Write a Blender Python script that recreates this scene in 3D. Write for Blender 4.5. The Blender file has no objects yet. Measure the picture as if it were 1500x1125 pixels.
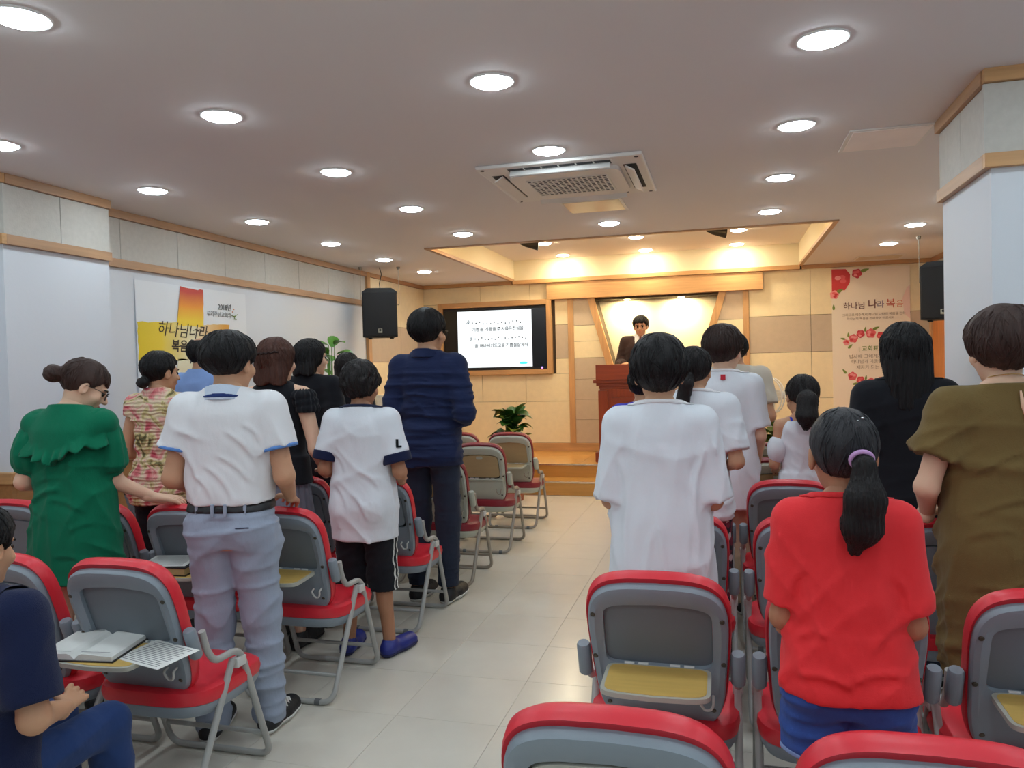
import bpy, bmesh, math, random
import numpy as np
from mathutils import Vector, Matrix

S = bpy.context.scene
COL = S.collection
random.seed(7)

# ------------------------------------------------------------------ camera, world, exposure
F_PX = 1127.0
def cam_axes(vx=1060.0, vy=529.0, slope=-0.025):
    Y = Vector(((vx-750)/F_PX, (vy-562.5)/F_PX, 1)).normalized()
    p = Vector(((vx-1000-750)/F_PX, (vy-1000*slope-562.5)/F_PX, 1))
    n = p.cross(Y).normalized()
    if n.y > 0: n = -n
    X = Y.cross(n)
    return X, Y, n
AX, AY, AZ = cam_axes()
right = Vector((AX.x, AY.x, AZ.x)); up = -Vector((AX.y, AY.y, AZ.y)); fwd = Vector((AX.z, AY.z, AZ.z))
cd = bpy.data.cameras.new('camera'); cam = bpy.data.objects.new('camera', cd); COL.objects.link(cam)
cd.sensor_fit = 'HORIZONTAL'; cd.sensor_width = 36.0; cd.lens = F_PX/1500*36; cd.clip_start = 0.02
cam.matrix_world = Matrix(((right.x, up.x, -fwd.x, 0), (right.y, up.y, -fwd.y, 0), (right.z, up.z, -fwd.z, 1.45), (0, 0, 0, 1)))
S.camera = cam
w = bpy.data.worlds.new('world'); S.world = w; w.use_nodes = True
w.node_tree.nodes['Background'].inputs[0].default_value = (.5, .55, .6, 1)
w.node_tree.nodes['Background'].inputs[1].default_value = 0.05
vs = S.view_settings
vs.view_transform = 'Standard'; vs.look = 'None'; vs.gamma = 1; vs.use_curve_mapping = False
vs.exposure = 1.0
LAMP = 31.0          # emission of each ceiling downlight
WARM = 84.0          # emission of the stage downlights

# ------------------------------------------------------------------ materials
def lin(c):
    r = []
    for v in c:
        v /= 255.0
        r.append(v/12.92 if v <= .04045 else ((v+.055)/1.055)**2.4)
    return (*r, 1.0)
MATS = {}
def M(name, col, rough=.5, metal=0.0, var=None, bump=None, sss=0, sheen=0, spec=.5, coat=0, emit=0):
    """var=(scale, amount, stretch) colour mottling; bump=[(scale, strength, stretch),...] fine relief"""
    if name in MATS: return MATS[name]
    m = bpy.data.materials.new(name); m.use_nodes = True; nt = m.node_tree; N = nt.nodes; L = nt.links
    b = N['Principled BSDF']; c = lin(col)
    b.inputs['Base Color'].default_value = c; b.inputs['Roughness'].default_value = rough
    b.inputs['Metallic'].default_value = metal; b.inputs['Specular IOR Level'].default_value = spec
    b.inputs['Coat Weight'].default_value = coat
    if sss:
        b.inputs['Subsurface Weight'].default_value = sss; b.inputs['Subsurface Radius'].default_value = (.012, .005, .003)
        b.inputs['Subsurface Scale'].default_value = 1.0
    if sheen: b.inputs['Sheen Weight'].default_value = sheen
    if emit:
        b.inputs['Emission Color'].default_value = c; b.inputs['Emission Strength'].default_value = emit
    tc = N.new('ShaderNodeTexCoord')
    def noise(scale, stretch, detail=4):
        mp = N.new('ShaderNodeMapping'); mp.inputs['Scale'].default_value = stretch
        L.new(tc.outputs['Object'], mp.inputs[0])
        n = N.new('ShaderNodeTexNoise'); n.inputs['Scale'].default_value = scale; n.inputs['Detail'].default_value = detail
        L.new(mp.outputs[0], n.inputs['Vector']); return n
    if var:
        n = noise(var[0], var[2] if len(var) > 2 else (1, 1, 1))
        r = N.new('ShaderNodeMapRange'); r.inputs[1].default_value = .25; r.inputs[2].default_value = .75
        r.inputs[3].default_value = 1-var[1]; r.inputs[4].default_value = 1+var[1]
        L.new(n.outputs[0], r.inputs[0])
        mx = N.new('ShaderNodeMix'); mx.data_type = 'RGBA'; mx.blend_type = 'MULTIPLY'; mx.inputs[0].default_value = 1
        mx.inputs[6].default_value = c; L.new(r.outputs[0], mx.inputs[7]); L.new(mx.outputs[2], b.inputs['Base Color'])
    prev = None
    for bp in (bump or []):
        n = noise(bp[0], bp[2] if len(bp) > 2 else (1, 1, 1))
        bm_ = N.new('ShaderNodeBump'); bm_.inputs['Strength'].default_value = bp[1]; bm_.inputs['Distance'].default_value = .02
        L.new(n.outputs[0], bm_.inputs['Height'])
        if prev: L.new(prev.outputs[0], bm_.inputs['Normal'])
        prev = bm_
    if prev: L.new(prev.outputs[0], b.inputs['Normal'])
    MATS[name] = m; return m
def wood(name, col, rough=.4, axis='x', amt=.16, coat=0):
    st = {'x': (1.2, 18, 18), 'y': (18, 1.2, 18), 'z': (18, 18, 1.2)}[axis]
    return M(name, col, rough, var=(2.2, amt, st), bump=[(3, .04, st)], coat=coat)
def emitter(name, col, strength):
    if name in MATS: return MATS[name]
    m = bpy.data.materials.new(name); m.use_nodes = True; nt = m.node_tree
    e = nt.nodes.new('ShaderNodeEmission'); e.inputs[0].default_value = (*col, 1); e.inputs[1].default_value = strength
    nt.links.new(e.outputs[0], nt.nodes['Material Output'].inputs[0]); MATS[name] = m; return m

# ------------------------------------------------------------------ object helpers
def link(name, me, mat=None, parent=None, smooth=False):
    o = bpy.data.objects.new(name, me); COL.objects.link(o)
    if mat is not None and not me.materials: me.materials.append(mat)
    if parent is not None: o.parent = parent
    if smooth: me.polygons.foreach_set('use_smooth', [True]*len(me.polygons))
    return o
def tag(o, label=None, cat=None, group=None, kind=None):
    if label: o['label'] = label
    if cat: o['category'] = cat
    if group: o['group'] = group
    if kind: o['kind'] = kind
    return o
def empty(name, loc=(0, 0, 0), rz=0):
    o = bpy.data.objects.new(name, None); COL.objects.link(o); o.location = loc; o.rotation_euler = (0, 0, rz)
    o.empty_display_size = .1; return o
def copy_tree(o, parent=None):
    c = o.copy(); COL.objects.link(c)
    if parent is not None: c.parent = parent
    for ch in o.children: copy_tree(ch, c)
    return c
class MB:
    def __init__(s): s.v = []; s.f = []
    def add(s, vs, fs):
        n = len(s.v); s.v += [tuple(x) for x in vs]; s.f += [tuple(i+n for i in f) for f in fs]; return s
    def box(s, x0, x1, y0, y1, z0, z1):
        return s.add([(x0,y0,z0),(x1,y0,z0),(x1,y1,z0),(x0,y1,z0),(x0,y0,z1),(x1,y0,z1),(x1,y1,z1),(x0,y1,z1)],
                     [(0,3,2,1),(4,5,6,7),(0,1,5,4),(1,2,6,5),(2,3,7,6),(3,0,4,7)])
    def bbox(s, x0, x1, y0, y1, z0, z1, b=.004):
        """box with chamfered edges"""
        bm = bmesh.new(); bmesh.ops.create_cube(bm, size=1)
        for v in bm.verts: v.co = Vector(((x0+x1)/2+v.co.x*(x1-x0), (y0+y1)/2+v.co.y*(y1-y0), (z0+z1)/2+v.co.z*(z1-z0)))
        bmesh.ops.bevel(bm, geom=list(bm.edges), offset=b, segments=2, affect='EDGES', profile=.6)
        bm.verts.index_update()
        s.add([v.co[:] for v in bm.verts], [[v.index for v in f.verts] for f in bm.faces]); bm.free(); return s
    def quad(s, a, b, c, d): return s.add([a, b, c, d], [(0, 1, 2, 3)])
    def prism(s, pts, axis, lo, hi):
        """polygon pts (two coords) extruded along axis"""
        def mk(p, t):
            return {'x': (t, p[0], p[1]), 'y': (p[0], t, p[1]), 'z': (p[0], p[1], t)}[axis]
        n = len(pts)
        s.add([mk(p, lo) for p in pts]+[mk(p, hi) for p in pts],
              [tuple(range(n-1, -1, -1)), tuple(range(n, 2*n))]+[(i, (i+1) % n, n+(i+1) % n, n+i) for i in range(n)]); return s
    def lathe(s, prof, n=24, c=(0, 0, 0)):
        m = len(prof); vs = []
        for r, z in prof:
            for k in range(n):
                a = 2*math.pi*k/n; vs.append((c[0]+r*math.cos(a), c[1]+r*math.sin(a), c[2]+z))
        fs = [(i*n+k, i*n+(k+1) % n, (i+1)*n+(k+1) % n, (i+1)*n+k) for i in range(m-1) for k in range(n)]
        fs += [tuple(range(n-1, -1, -1)), tuple((m-1)*n+k for k in range(n))]
        return s.add(vs, fs)
    def tube(s, pts, r, n=10, closed=False):
        pts = [Vector(p) for p in pts]; rs = r if isinstance(r, (list, tuple)) else [r]*len(pts)
        m = len(pts); vs = []; ref = None
        for i, p in enumerate(pts):
            if closed: d = (pts[(i+1) % m]-pts[i-1]).normalized()
            else: d = (pts[min(i+1, m-1)]-pts[max(i-1, 0)]).normalized()
            if ref is None:
                ref = Vector((0, 0, 1)) if abs(d.z) < .9 else Vector((1, 0, 0))
            e = (ref-d*ref.dot(d)).normalized(); ref = e; g = d.cross(e)
            for k in range(n):
                a = 2*math.pi*k/n; vs.append(p+(e*math.cos(a)+g*math.sin(a))*rs[i])
        fs = [(i*n+k, i*n+(k+1) % n, ((i+1) % m)*n+(k+1) % n, ((i+1) % m)*n+k) for i in range(m if closed else m-1) for k in range(n)]
        if not closed: fs += [tuple(range(n-1, -1, -1)), tuple((m-1)*n+k for k in range(n))]
        return s.add(vs, fs)
    def sphere(s, c, r, n=12, m=8):
        r = r if isinstance(r, (list, tuple)) else (r, r, r)
        vs = [(c[0], c[1], c[2]-r[2])]
        for i in range(1, m):
            t = -math.pi/2+math.pi*i/m
            for k in range(n):
                a = 2*math.pi*k/n; vs.append((c[0]+r[0]*math.cos(t)*math.cos(a), c[1]+r[1]*math.cos(t)*math.sin(a), c[2]+r[2]*math.sin(t)))
        vs.append((c[0], c[1], c[2]+r[2])); T = len(vs)-1
        fs = [(0, 1+(k+1) % n, 1+k) for k in range(n)]
        fs += [(1+i*n+k, 1+i*n+(k+1) % n, 1+(i+1)*n+(k+1) % n, 1+(i+1)*n+k) for i in range(m-2) for k in range(n)]
        fs += [(T, 1+(m-2)*n+k, 1+(m-2)*n+(k+1) % n) for k in range(n)]
        return s.add(vs, fs)
    def mesh(s, name='mesh'):
        me = bpy.data.meshes.new(name); me.from_pydata(s.v, [], s.f); me.update(); return me
    def build(s, name, mat, parent=None, smooth=False, angle=None):
        me = s.mesh(name); o = link(name, me, mat, parent, smooth)
        if angle:
            bm = bmesh.new(); bm.from_mesh(me); bmesh.ops.recalc_face_normals(bm, faces=bm.faces)
            for f in bm.faces: f.smooth = True
            for e in bm.edges:
                if len(e.link_faces) == 2 and e.calc_face_angle(0) > math.radians(angle): e.smooth = False
            bm.to_mesh(me); bm.free()
        return o
def fillet(pts, r, n=5):
    """round the corners of a polyline"""
    pts = [Vector(p) for p in pts]; out = [pts[0]]
    for i in range(1, len(pts)-1):
        a, b, c = pts[i-1], pts[i], pts[i+1]
        d1 = (a-b); d2 = (c-b); rr = min(r, d1.length*.45, d2.length*.45)
        p = b+d1.normalized()*rr; q = b+d2.normalized()*rr
        for k in range(n+1):
            t = k/n; out.append(p*(1-t)**2+b*2*t*(1-t)+q*t*t)
    out.append(pts[-1]); return out
def text(name, body, size, mat, parent, M4, align='LEFT', bold=0.0, shear=0.0, extr=.0006):
    c = bpy.data.curves.new('lettering', 'FONT'); c.body = body; c.size = size; c.align_x = align; c.offset = bold; c.shear = shear
    c.extrude = extr; c.resolution_u = 2
    o = bpy.data.objects.new('lettering', c); COL.objects.link(o)
    dg = bpy.context.evaluated_depsgraph_get()
    me = bpy.data.meshes.new_from_object(o.evaluated_get(dg)); bpy.data.objects.remove(o); bpy.data.curves.remove(c)
    me.transform(M4); me.materials.clear()
    return link(name, me, mat, parent)
# ------------------------------------------------------------------ the room
XL, XR, Y0, YB, ZC, ST = -4.05, 2.4, -2.2, 10.1, 2.6, 0.30
m_wall = M('wallpaper_white', (216, 220, 225), .75, bump=[(260, .05), (40, .03)])
m_ceil = M('ceiling_paint', (224, 218, 216), .8, bump=[(200, .03)])
m_textile = M('textile_panel_grey', (196, 192, 183), .9, var=(30, .05), bump=[(90, .12)])
m_trim = wood('trim_beech', (178, 138, 102), .45, 'y')
m_trimx = wood('trim_beech_cross', (196, 150, 100), .45, 'x')
m_wains = wood('wainscot_oak', (168, 122, 76), .5, 'y')
m_beige = M('stage_panel_cream', (236, 219, 182), .85, var=(14, .04), bump=[(80, .1)])
m_taupe = M('stage_panel_taupe', (196, 178, 156), .85, var=(14, .04), bump=[(80, .1)])
m_dark = M('joint_dark', (70, 58, 46), .9)
m_floorj = M('floor_joint', (186, 179, 167), .6)
m_tile = M('vinyl_tile', (218, 212, 199), .2, var=(7, .025), bump=[(30, .008)], spec=.45)
m_stage = wood('stage_floor_wood', (206, 152, 80), .22, 'x', .1, coat=.2)
m_brass = M('nosing_metal', (225, 205, 180), .25, .9)

def struct(o): o['kind'] = 'structure'; return o
# floor: a slab with separate tiles on it
fl = struct(MB().box(XL, XR, Y0, YB, -.12, -.004).build('floor', m_floorj))
T = .45
tm = MB().bbox(-T/2+.0008, T/2-.0008, -T/2+.0008, T/2-.0008, -.006, 0, .0008).mesh('floor_tile')
tm.materials.append(m_tile)
nx = int(math.ceil((XR-XL)/T))
half = None
for j in range(19):
    for i in range(nx):
        x0 = XL+i*T; yy = 8.34-T*(j+.5)
        if x0+T > XR+1e-6:
            if half is None:
                wd = XR-x0; half = MB().bbox(-T/2+.0012, -T/2+wd, -T/2+.0012, T/2-.0012, -.006, 0, .0012).mesh('floor_tile'); half.materials.append(m_tile)
            o = link('floor_tile', half, None, fl)
        else: o = link('floor_tile', tm, None, fl)
        o.location = (x0+T/2, yy, 0)
MB().box(XL, XR, Y0, 8.34-T*19-.0012, -.006, 0).build('floor_sheet', m_tile, fl)
# stage and step
stg = struct(MB().box(XL, XR, 8.76, YB+.33, -.004, ST-.012).build('floor_stage', m_stage))
MB().box(XL, XR, 8.40, 8.76, -.004, .138).build('step_riser', m_stage, stg)
for (a, b, z) in ((8.385, 8.76, .15), (8.745, YB, ST)):
    for k in range(8):
        x0 = XL+(XR-XL)*k/8; x1 = XL+(XR-XL)*(k+1)/8
        MB().bbox(x0+.001, x1-.001, a+.05, b-.0005, z-.012, z, .001).build('floor_board', m_stage, stg)
    MB().bbox(XL, XR, a, a+.05, z-.018, z+.002, .003).build('step_nosing', m_brass, stg)
# ceiling with a raised tray over the stage
RX0, RX1, RY0, RZ = -2.71, .915, 6.93, 2.87
c = MB().box(XL, XR, Y0, RY0, ZC, ZC+.1).box(XL, RX0, RY0, YB, ZC, ZC+.1).box(RX1, XR, RY0, YB, ZC, ZC+.1)
ceil = struct(c.build('ceiling', m_ceil))
MB().box(RX0-.1, RX1+.1, RY0-.1, YB, RZ, RZ+.1).build('tray_ceiling', m_ceil, ceil)
m_fascia = M('tray_fascia', (226, 214, 186), .8, bump=[(80, .06)])
MB().box(RX0-.04, RX0+.004, RY0, YB, ZC+.004, RZ).build('tray_fascia', m_fascia, ceil)
MB().box(RX1-.004, RX1+.04, RY0, YB, ZC+.004, RZ).build('tray_fascia', m_fascia, ceil)
MB().box(RX0+.004, RX1-.004, RY0-.04, RY0+.004, ZC+.004, RZ).build('tray_fascia', m_fascia, ceil)
MB().box(RX0+.004, RX1-.004, YB-.05, YB, ZC+.004, RZ).build('tray_fascia', m_fascia, ceil)
for (a, b, e, f) in ((RX0-.03, RX0+.012, RY0-.03, YB-.06), (RX1-.012, RX1+.03, RY0-.03, YB-.06), (RX0+.012, RX1-.012, RY0-.03, RY0+.012)):
    MB().box(a, b, e, f, ZC-.012, ZC+.02).build('tray_edge_trim', m_trim, ceil)
# walls
wl = struct(MB().box(XL-.12, XL, Y0, YB, 0, ZC+.1).build('wall_left', m_wall))
wr = struct(MB().box(XR, XR+.12, Y0, YB, 0, ZC+.1).build('wall_right', m_wall))
wbk = struct(MB().box(XL, XR, Y0-.12, Y0, 0, ZC+.1).build('wall_rear', m_wall))
wb = struct(MB().box(XL, XR, YB+.33, YB+.45, 0, RZ).build('wall_back', m_dark))
# back wall core around the niche
NZT, NZB = 2.30, ST
def niche_l(z): return -1.617+(2.293-z)*.267
def niche_r(z): return -.051-(2.306-z)*.303
core = MB()
core.prism([(XL, ST), (niche_l(ST), ST), (niche_l(NZT), NZT), (niche_l(NZT), ZC), (XL, ZC)], 'y', YB, YB+.33)
core.prism([(niche_r(ST), ST), (XR, ST), (XR, ZC), (niche_r(NZT), ZC), (niche_r(NZT), NZT)], 'y', YB, YB+.33)
core.box(niche_l(NZT), niche_r(NZT), YB, YB+.33, NZT, ZC)
core.build('wall_core', m_dark, wb)
m_niche = M('niche_plaster', (240, 232, 212), .8)
MB().box(niche_l(NZT)-.02, niche_r(NZT)+.02, YB+.315, YB+.33, ST, NZT).build('niche_back', m_niche, wb)
def panel(x0, x1, z0, z1, m, parent=wb, th=.022, g=.0022):
    return MB().bbox(x0+g, x1-g, YB-th, YB+.002, z0+g, z1-g, .002).build('wall_panel', m, parent)
# left field (TV), with the taupe band
BT, BB = 1.99, 1.54
for (x0, x1) in ((XL, -3.82), (-2.16, -1.985)):
    panel(x0, x1, BB, BT, m_taupe)
for (x0, x1) in ((XL, -3.82), (-2.16, -1.985)):
    panel(x0, x1, BT, 2.33, m_beige); panel(x0, x1, 1.34, BB, m_beige)
panel(XL, -3.2, 2.33, 2.555, m_beige); panel(-3.2, -2.5, 2.33, 2.555, m_beige); panel(-2.5, -2.25, 2.33, 2.555, m_beige)
for (x0, x1) in ((XL, -3.2), (-3.2, -2.58), (-2.58, -1.985)): panel(x0, x1, .97, 1.34, m_beige)
for (x0, x1) in ((XL, -3.5), (-3.5, -2.72), (-2.72, -1.985)): panel(x0, x1, .41, .97, m_beige)
# narrow fields beside the niche, with slanted edge
zs = [.41, .72, .99, 1.26, 1.54, 1.76, 1.97, 2.33]
cols = [m_taupe, m_taupe, m_taupe, m_taupe, m_beige, m_beige, m_taupe]
for k in range(7):
    z0, z1 = zs[k]+.002, zs[k+1]-.002
    MB().prism([(-1.908, z0), (niche_l(z0)-.09, z0), (niche_l(z1)-.09, z1), (-1.908, z1)], 'y', YB-.022, YB+.002).build('wall_panel', cols[k], wb)
    MB().prism([(niche_r(z0)+.095, z0), (.245, z0), (.245, z1), (niche_r(z1)+.095, z1)], 'y', YB-.022, YB+.002).build('wall_panel', cols[k], wb)
# right field
for (x0, x1) in ((.315, 1.04), (1.04, 1.72), (1.72, XR)):
    panel(x0, x1, BB, BT, m_taupe); panel(x0, x1, BT, 2.555, m_beige); panel(x0, x1, .97, BB, m_beige); panel(x0, x1, .41, .97, m_beige)
# timber on the back wall
def trim(n, o): o.name = n; return struct(o)
MB().bbox(-2.25, .485, YB-.10, YB+.0, 2.325, 2.545, .004).build('header_beam', m_trimx, wb)
m_trimz = wood('trim_beech_upright', (196, 150, 100), .45, 'z')
for (x0, x1) in ((-1.985, -1.908), (.245, .315)):
    MB().bbox(x0, x1, YB-.045, YB, .41, 2.325, .003).build('upright_post', m_trimz, wb)
for f, s in ((niche_l, -1), (niche_r, 1)):
    MB().prism([(f(ST)+s*.003, ST), (f(ST)+s*.093, ST), (f(2.325)+s*.093, 2.325), (f(2.325)+s*.003, 2.325)][::s], 'y', YB-.05, YB+.02).build('slanted_post', m_trimz, wb)
MB().bbox(XL, niche_l(.41)-.1, YB-.035, YB, ST, .41, .003).build('skirting_board', m_trimx, wb)
MB().bbox(niche_r(.41)+.1, XR, YB-.035, YB, ST, .41, .003).build('skirting_board', m_trimx, wb)
trim('trim_1', MB().bbox(XL, RX0-.03, YB-.06, YB, 2.555, 2.6, .003).build('trim_1', m_trimx))
trim('trim_2', MB().bbox(RX1+.03, XR, YB-.06, YB, 2.555, 2.6, .003).build('trim_2', m_trimx))
trim('trim_3', MB().bbox(RX0, RX1, YB-.12, YB, 2.548, 2.6, .003).build('trim_3', m_trimx))
# left wall: textile band, cornice, rail, wainscot
def side_band(parent, xf, y0, y1, s, step, first=None, mt=m_textile):
    """xf = face x, s = +1 faces +x, -1 faces -x"""
    def bx(a, b, z0, z1, t, m, n):
        x0, x1 = sorted((xf, xf+s*t)); MB().bbox(x0, x1, a, b, z0, z1, .002).build(n, m, parent)
    bx(y0, y1, 2.545, 2.6, .035, m_trim, 'cornice'); bx(y0, y1, 2.205, 2.262, .03, m_trim, 'wall_rail')
    yy = y0
    ys = [y0]
    if first: ys.append(y0+first)
    while ys[-1]+step < y1-.05: ys.append(ys[-1]+step)
    ys.append(y1)
    for a, b in zip(ys[:-1], ys[1:]): bx(a+.002, b-.002, 2.264, 2.543, .014, mt, 'wall_panel')
side_band(wl, XL, 4.19, 8.28, 1, .585, .28); side_band(wl, XL, Y0, 3.42, 1, .585)
MB().bbox(XL, XL+.03, 4.19, 8.75, 0, .86, .003).build('wainscot', m_wains, wl)
MB().bbox(XL, XL+.045, 4.19, 8.75, .86, .925, .004).build('wainscot_cap', m_trim, wl)
MB().bbox(XL, XL+.03, Y0, 3.42, 0, .86, .003).build('wainscot', m_wains, wl)
MB().bbox(XL, XL+.045, Y0, 3.42, .86, .925, .004).build('wainscot_cap', m_trim, wl)
# stage end of the left wall, clad in cream panels
MB().bbox(XL, XL+.04, 8.28, 8.36, ST, 2.6, .003).build('upright_post', m_trimz, wl)
for (z0, z1, m) in ((ST+.11, .97, m_beige), (.97, 1.54, m_beige), (1.54, 1.99, m_taupe), (1.99, 2.55, m_beige)):
    for (a, b) in ((8.36, 9.25), (9.25, YB-.03)):
        MB().bbox(XL, XL+.022, a+.002, b-.002, z0+.002, z1-.002, .002).build('wall_panel', m, wl)
MB().bbox(XL, XL+.035, 8.36, YB-.06, 2.552, 2.6, .003).build('cornice', m_trim, wl)
# pilaster on the left wall
PX = -3.88
pil = struct(MB().box(XL, PX, 3.42, 4.19, 0, ZC).build('wall_pilaster', m_wall))
side_band(pil, PX, 3.42, 4.19, 1, .385)
def cross_band(parent, yf, x0, x1, step):
    for (z0, z1, t, m, n) in ((2.545, 2.6, .035, m_trimx, 'cornice'), (2.205, 2.262, .03, m_trimx, 'wall_rail')):
        MB().bbox(x0, x1, yf-t, yf, z0, z1, .002).build(n, m, parent)
    a = x0
    while a < x1-.02:
        b = min(a+step, x1); MB().bbox(a+.002, b-.002, yf-.014, yf, 2.264, 2.543, .002).build('wall_panel', m_textile, parent); a = b
cross_band(pil, 3.42, XL, PX+.03, .3)
MB().bbox(PX, PX+.03, 3.42, 4.19, 0, .86, .003).build('wainscot', m_wains, pil)
MB().bbox(PX, PX+.045, 3.42, 4.19, .86, .925, .004).build('wainscot_cap', m_trim, pil)
MB().bbox(XL, PX+.03, 3.39, 3.42, 0, .86, .003).build('wainscot', m_wains, pil)
MB().bbox(XL, PX+.045, 3.375, 3.42, .86, .925, .004).build('wainscot_cap', m_trimx, pil)
# pillar on the right
QX = 1.06
prr = struct(MB().box(QX, XR, 3.55, 4.26, 0, ZC).build('wall_pillar', m_wall))
side_band(prr, QX, 3.55, 4.26, -1, .36)
cross_band(prr, 3.55, QX-.03, XR, .6)
MB().bbox(QX-.03, QX, 3.55, 4.26, 0, .86, .003).build('wainscot', m_wains, prr)
MB().bbox(QX-.045, QX, 3.55, 4.26, .86, .925, .004).build('wainscot_cap', m_trim, prr)
MB().bbox(QX-.03, XR, 3.52, 3.55, 0, .86, .003).build('wainscot', m_wains, prr)
# right wall
side_band(wr, XR, 4.26, YB-.06, -1, .585); side_band(wr, XR, Y0, 3.55, -1, .585)
MB().bbox(XR-.03, XR, 4.26, 8.4, 0, .86, .003).build('wainscot', m_wains, wr)
m_door = wood('door_orange_oak', (190, 116, 52), .4, 'z')
dr = struct(MB().bbox(XR-.05, XR, 8.95, 9.95, ST, 2.1, .004).build('door_1', m_door))
for (a, b) in ((8.90, 8.98), (9.92, 10.0)): MB().bbox(XR-.07, XR, a, b, ST, 2.14, .004).build('door_frame', m_trimz, dr)
MB().bbox(XR-.07, XR, 8.90, 10.0, 2.1, 2.18, .004).build('door_frame', m_trimx, dr)
MB().tube([(XR-.05, 9.05, 1.3), (XR-.11, 9.05, 1.3), (XR-.11, 9.17, 1.3)], .011).build('door_handle', m_brass, dr, True)

# ------------------------------------------------------------------ lamps in the ceiling
m_ring = M('lamp_ring_white', (235, 235, 232), .4)
m_led = emitter('led_neutral', (.83, .98, 1.07), LAMP)
m_ledw = emitter('led_warm', (1.0, .87, .60), WARM)
ring = MB().lathe([(.078, .0), (.089, -.006), (.092, -.004), (.093, .002), (.07, .004)], 32).mesh('lamp_ring'); ring.materials.append(m_ring)
lens = MB().lathe([(.0775, -.004), (.075, -.010), (.062, -.0145), (.03, -.0175), (.001, -.018)], 32).mesh('lamp_lens')
def downlight(x, y, z, m, label, group):
    t = empty('downlight', (x, y, z)); tag(t, label, 'ceiling light', group)
    link('lamp_ring', ring, None, t, True)
    me = MATS.get('lens_'+m.name)
    if me is None: me = lens.copy(); me.materials.append(m); MATS['lens_'+m.name] = me
    link('lamp_lens', me, None, t, True)
CXS = (-3.4, -2.14, -.88, .365, 1.63)
NEAR = {(-.88, 4.05): 'round white downlight touching the slotted edge of the air conditioner', (-.88, 6.3): 'round white downlight between the glossy hatch and the ceiling tray',
        (.365, 4.05): 'round white downlight next to the square hatch by the pillar', (-3.4, 4.05): 'round white downlight next to the left wall pilaster',
        (-3.4, 7.43): 'round white downlight next to the wires of the loudspeaker by the television', (-3.4, 8.55): 'round white downlight nearest the television corner of the room',
        (1.63, 7.43): 'round white downlight in front of the loudspeaker by the rose banner', (1.63, 8.55): 'round white downlight nearest the rose banner'}
for y in (-1.05, -.05, .97, 1.98, 3.0, 4.05, 5.16, 6.3, 7.43, 8.55):
    for x in CXS:
        if y in (5.16,) and x == -.88: continue                       # the air conditioner is there
        if y > 7 and -3 < x < 1: continue                             # the tray
        if abs(y-4.05) < .1 and x > 1: continue                       # the pillar
        downlight(x, y, ZC, m_led, NEAR.get((x, y), 'round white downlight in an open stretch of the main ceiling'), 'downlights in the main ceiling')
for y in (8.74, 9.80):
    for x in (-1.98, -.92, .18):
        downlight(x, y, RZ, m_ledw, 'warm tray downlight in the row %s, %s' % ('next to the stage wall' if y > 9 else 'between the black spotlights', {-1.98: 'at the television end', -.92: 'in the middle', .18: 'at the rose banner end'}[x]), 'downlights in the ceiling tray')
# spotlights hidden at the top of the niche
for x in (-1.22, -.52):
    t = empty('niche_spotlight', (x, YB+.17, NZT)); tag(t, 'small warm spotlight in the niche top, %s side' % ('television' if x < -1 else 'rose banner'), 'spotlight', 'spotlights in the niche')
    MB().lathe([(.035, 0), (.042, -.004), (.043, .0), (.03, .002)], 20).build('lamp_ring', m_ring, t, True)
    MB().lathe([(.034, -.003), (.001, -.005)], 20).build('lamp_lens', emitter('led_niche', (1, .78, .40), 650), t, True)
# strip lamp lying behind the front lip of the tray
t = empty('cove_light', ((RX0+RX1)/2, RY0, ZC)); tag(t, 'warm strip light lying inside the front lip of the ceiling tray', 'strip light')
MB().box(-1.75, 1.75, .0, .05, .09, .11).build('lamp_housing', m_ring, t)
MB().box(-1.74, 1.74, .008, .042, .11, .12).build('lamp_tube', emitter('led_cove', (1, .72, .34), 34), t)
# ------------------------------------------------------------------ chairs
m_red = M('vinyl_red', (216, 40, 54), .38, bump=[(300, .03)])
m_maroon = M('vinyl_maroon', (138, 36, 48), .38, bump=[(300, .03)])
m_shell = M('plastic_grey', (134, 144, 153), .42, bump=[(500, .03)])
m_recess = M('plastic_recess_grey', (108, 117, 125), .5, bump=[(500, .04)])
m_cshell = M('plastic_cream', (186, 188, 172), .42, bump=[(500, .03)])
m_crecess = M('panel_tan', (178, 152, 110), .5, var=(5, .06, (1, 1, 6)))
m_tubeg = M('tube_grey_enamel', (168, 168, 164), .35)
m_tubec = M('tube_taupe_enamel', (160, 150, 136), .35)
m_screw = M('screw_metal', (90, 84, 74), .35, .8)
m_bracket = M('bracket_white', (206, 206, 202), .4)
m_black = M('black_plastic', (22, 22, 24), .5)
m_deskwood = M('desk_laminate_oak', (206, 170, 92), .4, var=(3, .1, (1, 14, 14)))
m_deskpale = M('desk_underside_pale', (178, 176, 164), .5, bump=[(400, .04)])
m_plug = M('foot_plug_grey', (100, 102, 104), .6)

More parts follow.
